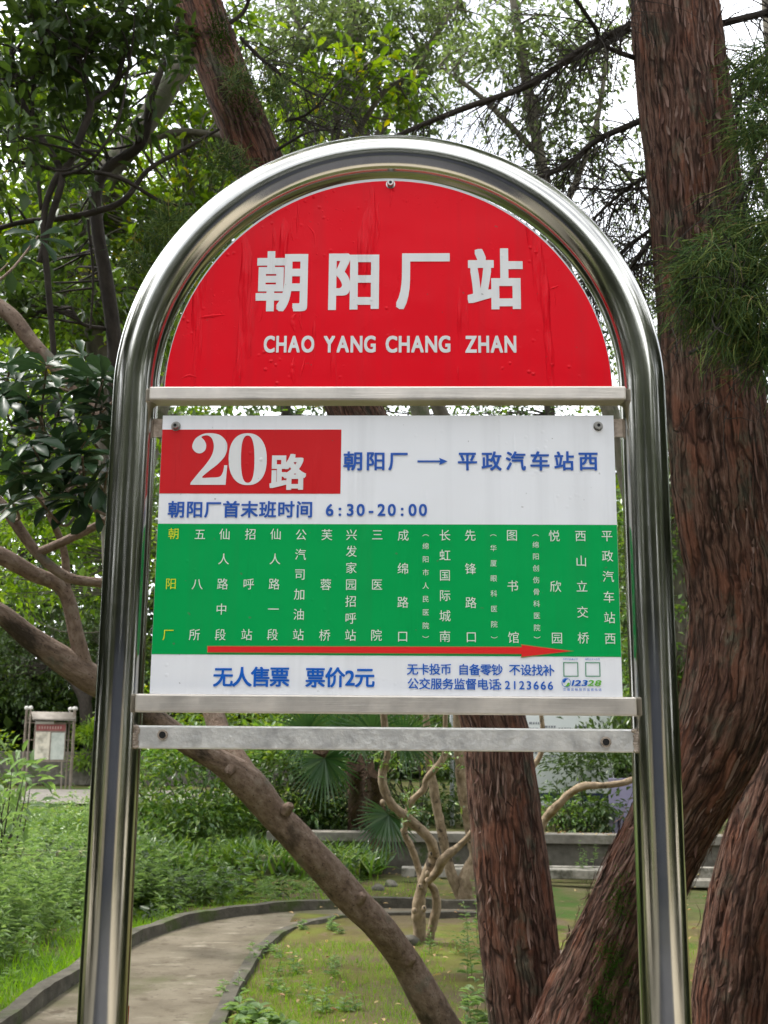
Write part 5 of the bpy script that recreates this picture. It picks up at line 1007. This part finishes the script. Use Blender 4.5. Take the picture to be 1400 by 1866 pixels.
for a in (('tall thin weed left of the left juniper stem', 868, 1790, .46, 26, .07), ('small weed to the right of the twisted shrub', 805, 1745, .22, 16, .05), ('upright weed beside the left edge of the juniper stem', 880, 1720, .45, 26, .06), ('leafy weed at the foot of the juniper in the bottom centre', 870, 1900, .3, 22, .09),
          ('broad-leaved weed beside the near kerb at the bottom', 440, 1868, .12, 12, .12), ('weed growing over the near kerb at the bend', 505, 1745, .1, 12, .06), ('weed clump at the top of the near kerb', 590, 1700, .13, 16, .06), ('lone weed before the pale slab at right', 1063, 1610, .42, 24, .06), ('weed clump on the lawn left of the leaning trunk', 560, 1775, .14, 16, .06),
          ('weed clump low at the lawn edge', 470, 1810, .12, 14, .06), ('small weed under the leaning trunk', 620, 1850, .14, 14, .07)):
    sprig(a[0], a[1], a[2], a[3], a[4], a[5], n=6 if a[1] < 700 else 4, spread=.12 if a[1] < 700 else .05, aspect=.5 if a[1] == 440 else .28)
# a reddish stalk against the left post
b = G(205, 2840); a = S(234, 1833, .02); mb = MB(); t = thing('dry_stalk', 'thin reddish dry stalk standing against the left post at the bottom', 'stalk', (b[0], b[1], 0))
tube(mb, [(a[0]-.03, .03, -.02), (a[0]-.012, .025, .5), a], [.004, .0035, .002], 8, 8); mb.build('stem', plain('red_stalk', (.28, .035, .02), .5), t)
# fallen leaves
n = 520; x = rng.uniform(-2, 5, n); y = rng.uniform(2.8, 11, n); z_ = np.where(y > 6.9, .075, .06); ok = (inside_garden(x, y) < -.1) & (x > near_x_at(y)) | (y > 7.2) & (x > -.3)
A = np.column_stack([x, y, z_])[ok]; A = np.vstack([A, np.column_stack([rng.uniform(1.0, 4.5, 160), rng.uniform(11.45, 12.4, 160), np.full(160, .385)]), np.column_stack([rng.uniform(.3, 4, 60), rng.uniform(11.16, 11.4, 60), np.full(60, .436)])]); mb = MB()
leaves(mb, A, rdir(len(A))*[1, 1, .15], .05*rng.uniform(.5, 1.3, len(A)), .022, LT_MID, roll=.4); tag(mb.build('fallen_leaves', M['lf_dry']), 'dry brown leaves scattered over lawn and planter', 'fallen leaves', kind='stuff')
def rock(name, label, p, sx, sy, sz, mt, rot=0, cat='stone'):
    bm = bmesh.new(); bmesh.ops.create_icosphere(bm, subdivisions=4, radius=1); mb = MB()
    for v in bm.verts: v.co *= 1+.18*vnoise(np.array([v.co[:]])*1.6, 5)[0]+.06*vnoise(np.array([v.co[:]])*5, 6)[0]
    mb.bm(bm, M=Matrix.Translation(Vector(p)) @ Matrix.Rotation(rot, 4, 'Z') @ Matrix.Diagonal((sx, sy, sz, 1))); tag(mb.build(name, M[mt], origin=Vector(p)), label, cat, 'stones on the garden ground')
p = G(1030, 1800); rock('stone', 'pinkish pale stone lying between the two juniper stems', (p[0]+.02, p[1]+.1, .06), .17, .3, .14, 'pebble', .5)
p = G(1012, 1845); rock('stone', 'small whitish stone at the fork of the juniper stems', (p[0], p[1]+.05, .04), .09, .12, .08, 'chalk', .2)
for px, py, lb in ((712, 1622, 'grey stone beside the dirty white slab'), (690, 1630, 'small grey stone left of the twisted shrub'), (745, 1730, 'flat stone at the foot of the twisted shrub')):
    p = G(px, py); rock('stone', lb, (p[0], p[1], .05), .09, .06, .05, 'stone', px)
# trees on the street side, mirrored in the steel
for x_, yy, rx, ry, zc, rz, lb in ((-6.2, -3.2, 2.2, 4.2, 3.4, 3.3, 'broad dark street tree left of the pavement beside the camera'), (6.2, -3.2, 2.2, 4.2, 3.4, 3.3, 'broad dark street tree right of the pavement beside the camera'), (-6.5, -10.5, 5, 1.6, 3.9, 3.0, 'tall street tree behind the left street wall'),
                               (6.5, -10.5, 5, 1.6, 3.9, 3.0, 'tall street tree behind the right street wall'), (0.2, -10.2, 4.6, 1.5, 3.8, 2.8, 'tall street tree behind the blue-grey gate'), (-3.4, -9.4, 2.4, 1.2, 3.4, 2.2, 'low street tree over the left end of the gate'), (3.4, -9.4, 2.4, 1.2, 3.4, 2.2, 'low street tree over the right end of the gate'), (-5.2, 2.6, 1.4, 2.4, 2.6, 2.5, 'dark garden tree left of the sign, out of the picture'), (5.6, 1.8, 1.5, 2.4, 2.6, 2.5, 'dark garden tree right of the sign, out of the picture')):
    t = thing('street_tree', lb, 'tree', (x_, yy, 0), 'trees around the bus stop'); lm, br = MB(), MB(); n = 9000
    K = np.array([x_, yy, zc])+in_ball(110, .35)*[rx, ry, rz]; q = rng.integers(0, 110, n); A = K[q]+rng.normal(0, .28, (n, 3)); leaves(lm, A, rdir(n), .34, .2)
    tube(br, [(x_, yy, 0), (x_, yy, zc*.6), (x_+.1, yy, zc+rz*.5)], [.14, .11, .05], 8, 3); br.build('trunk', M['darkbark'], t); tag(lm.build('crown', M['lf_street'], t), kind='stuff')
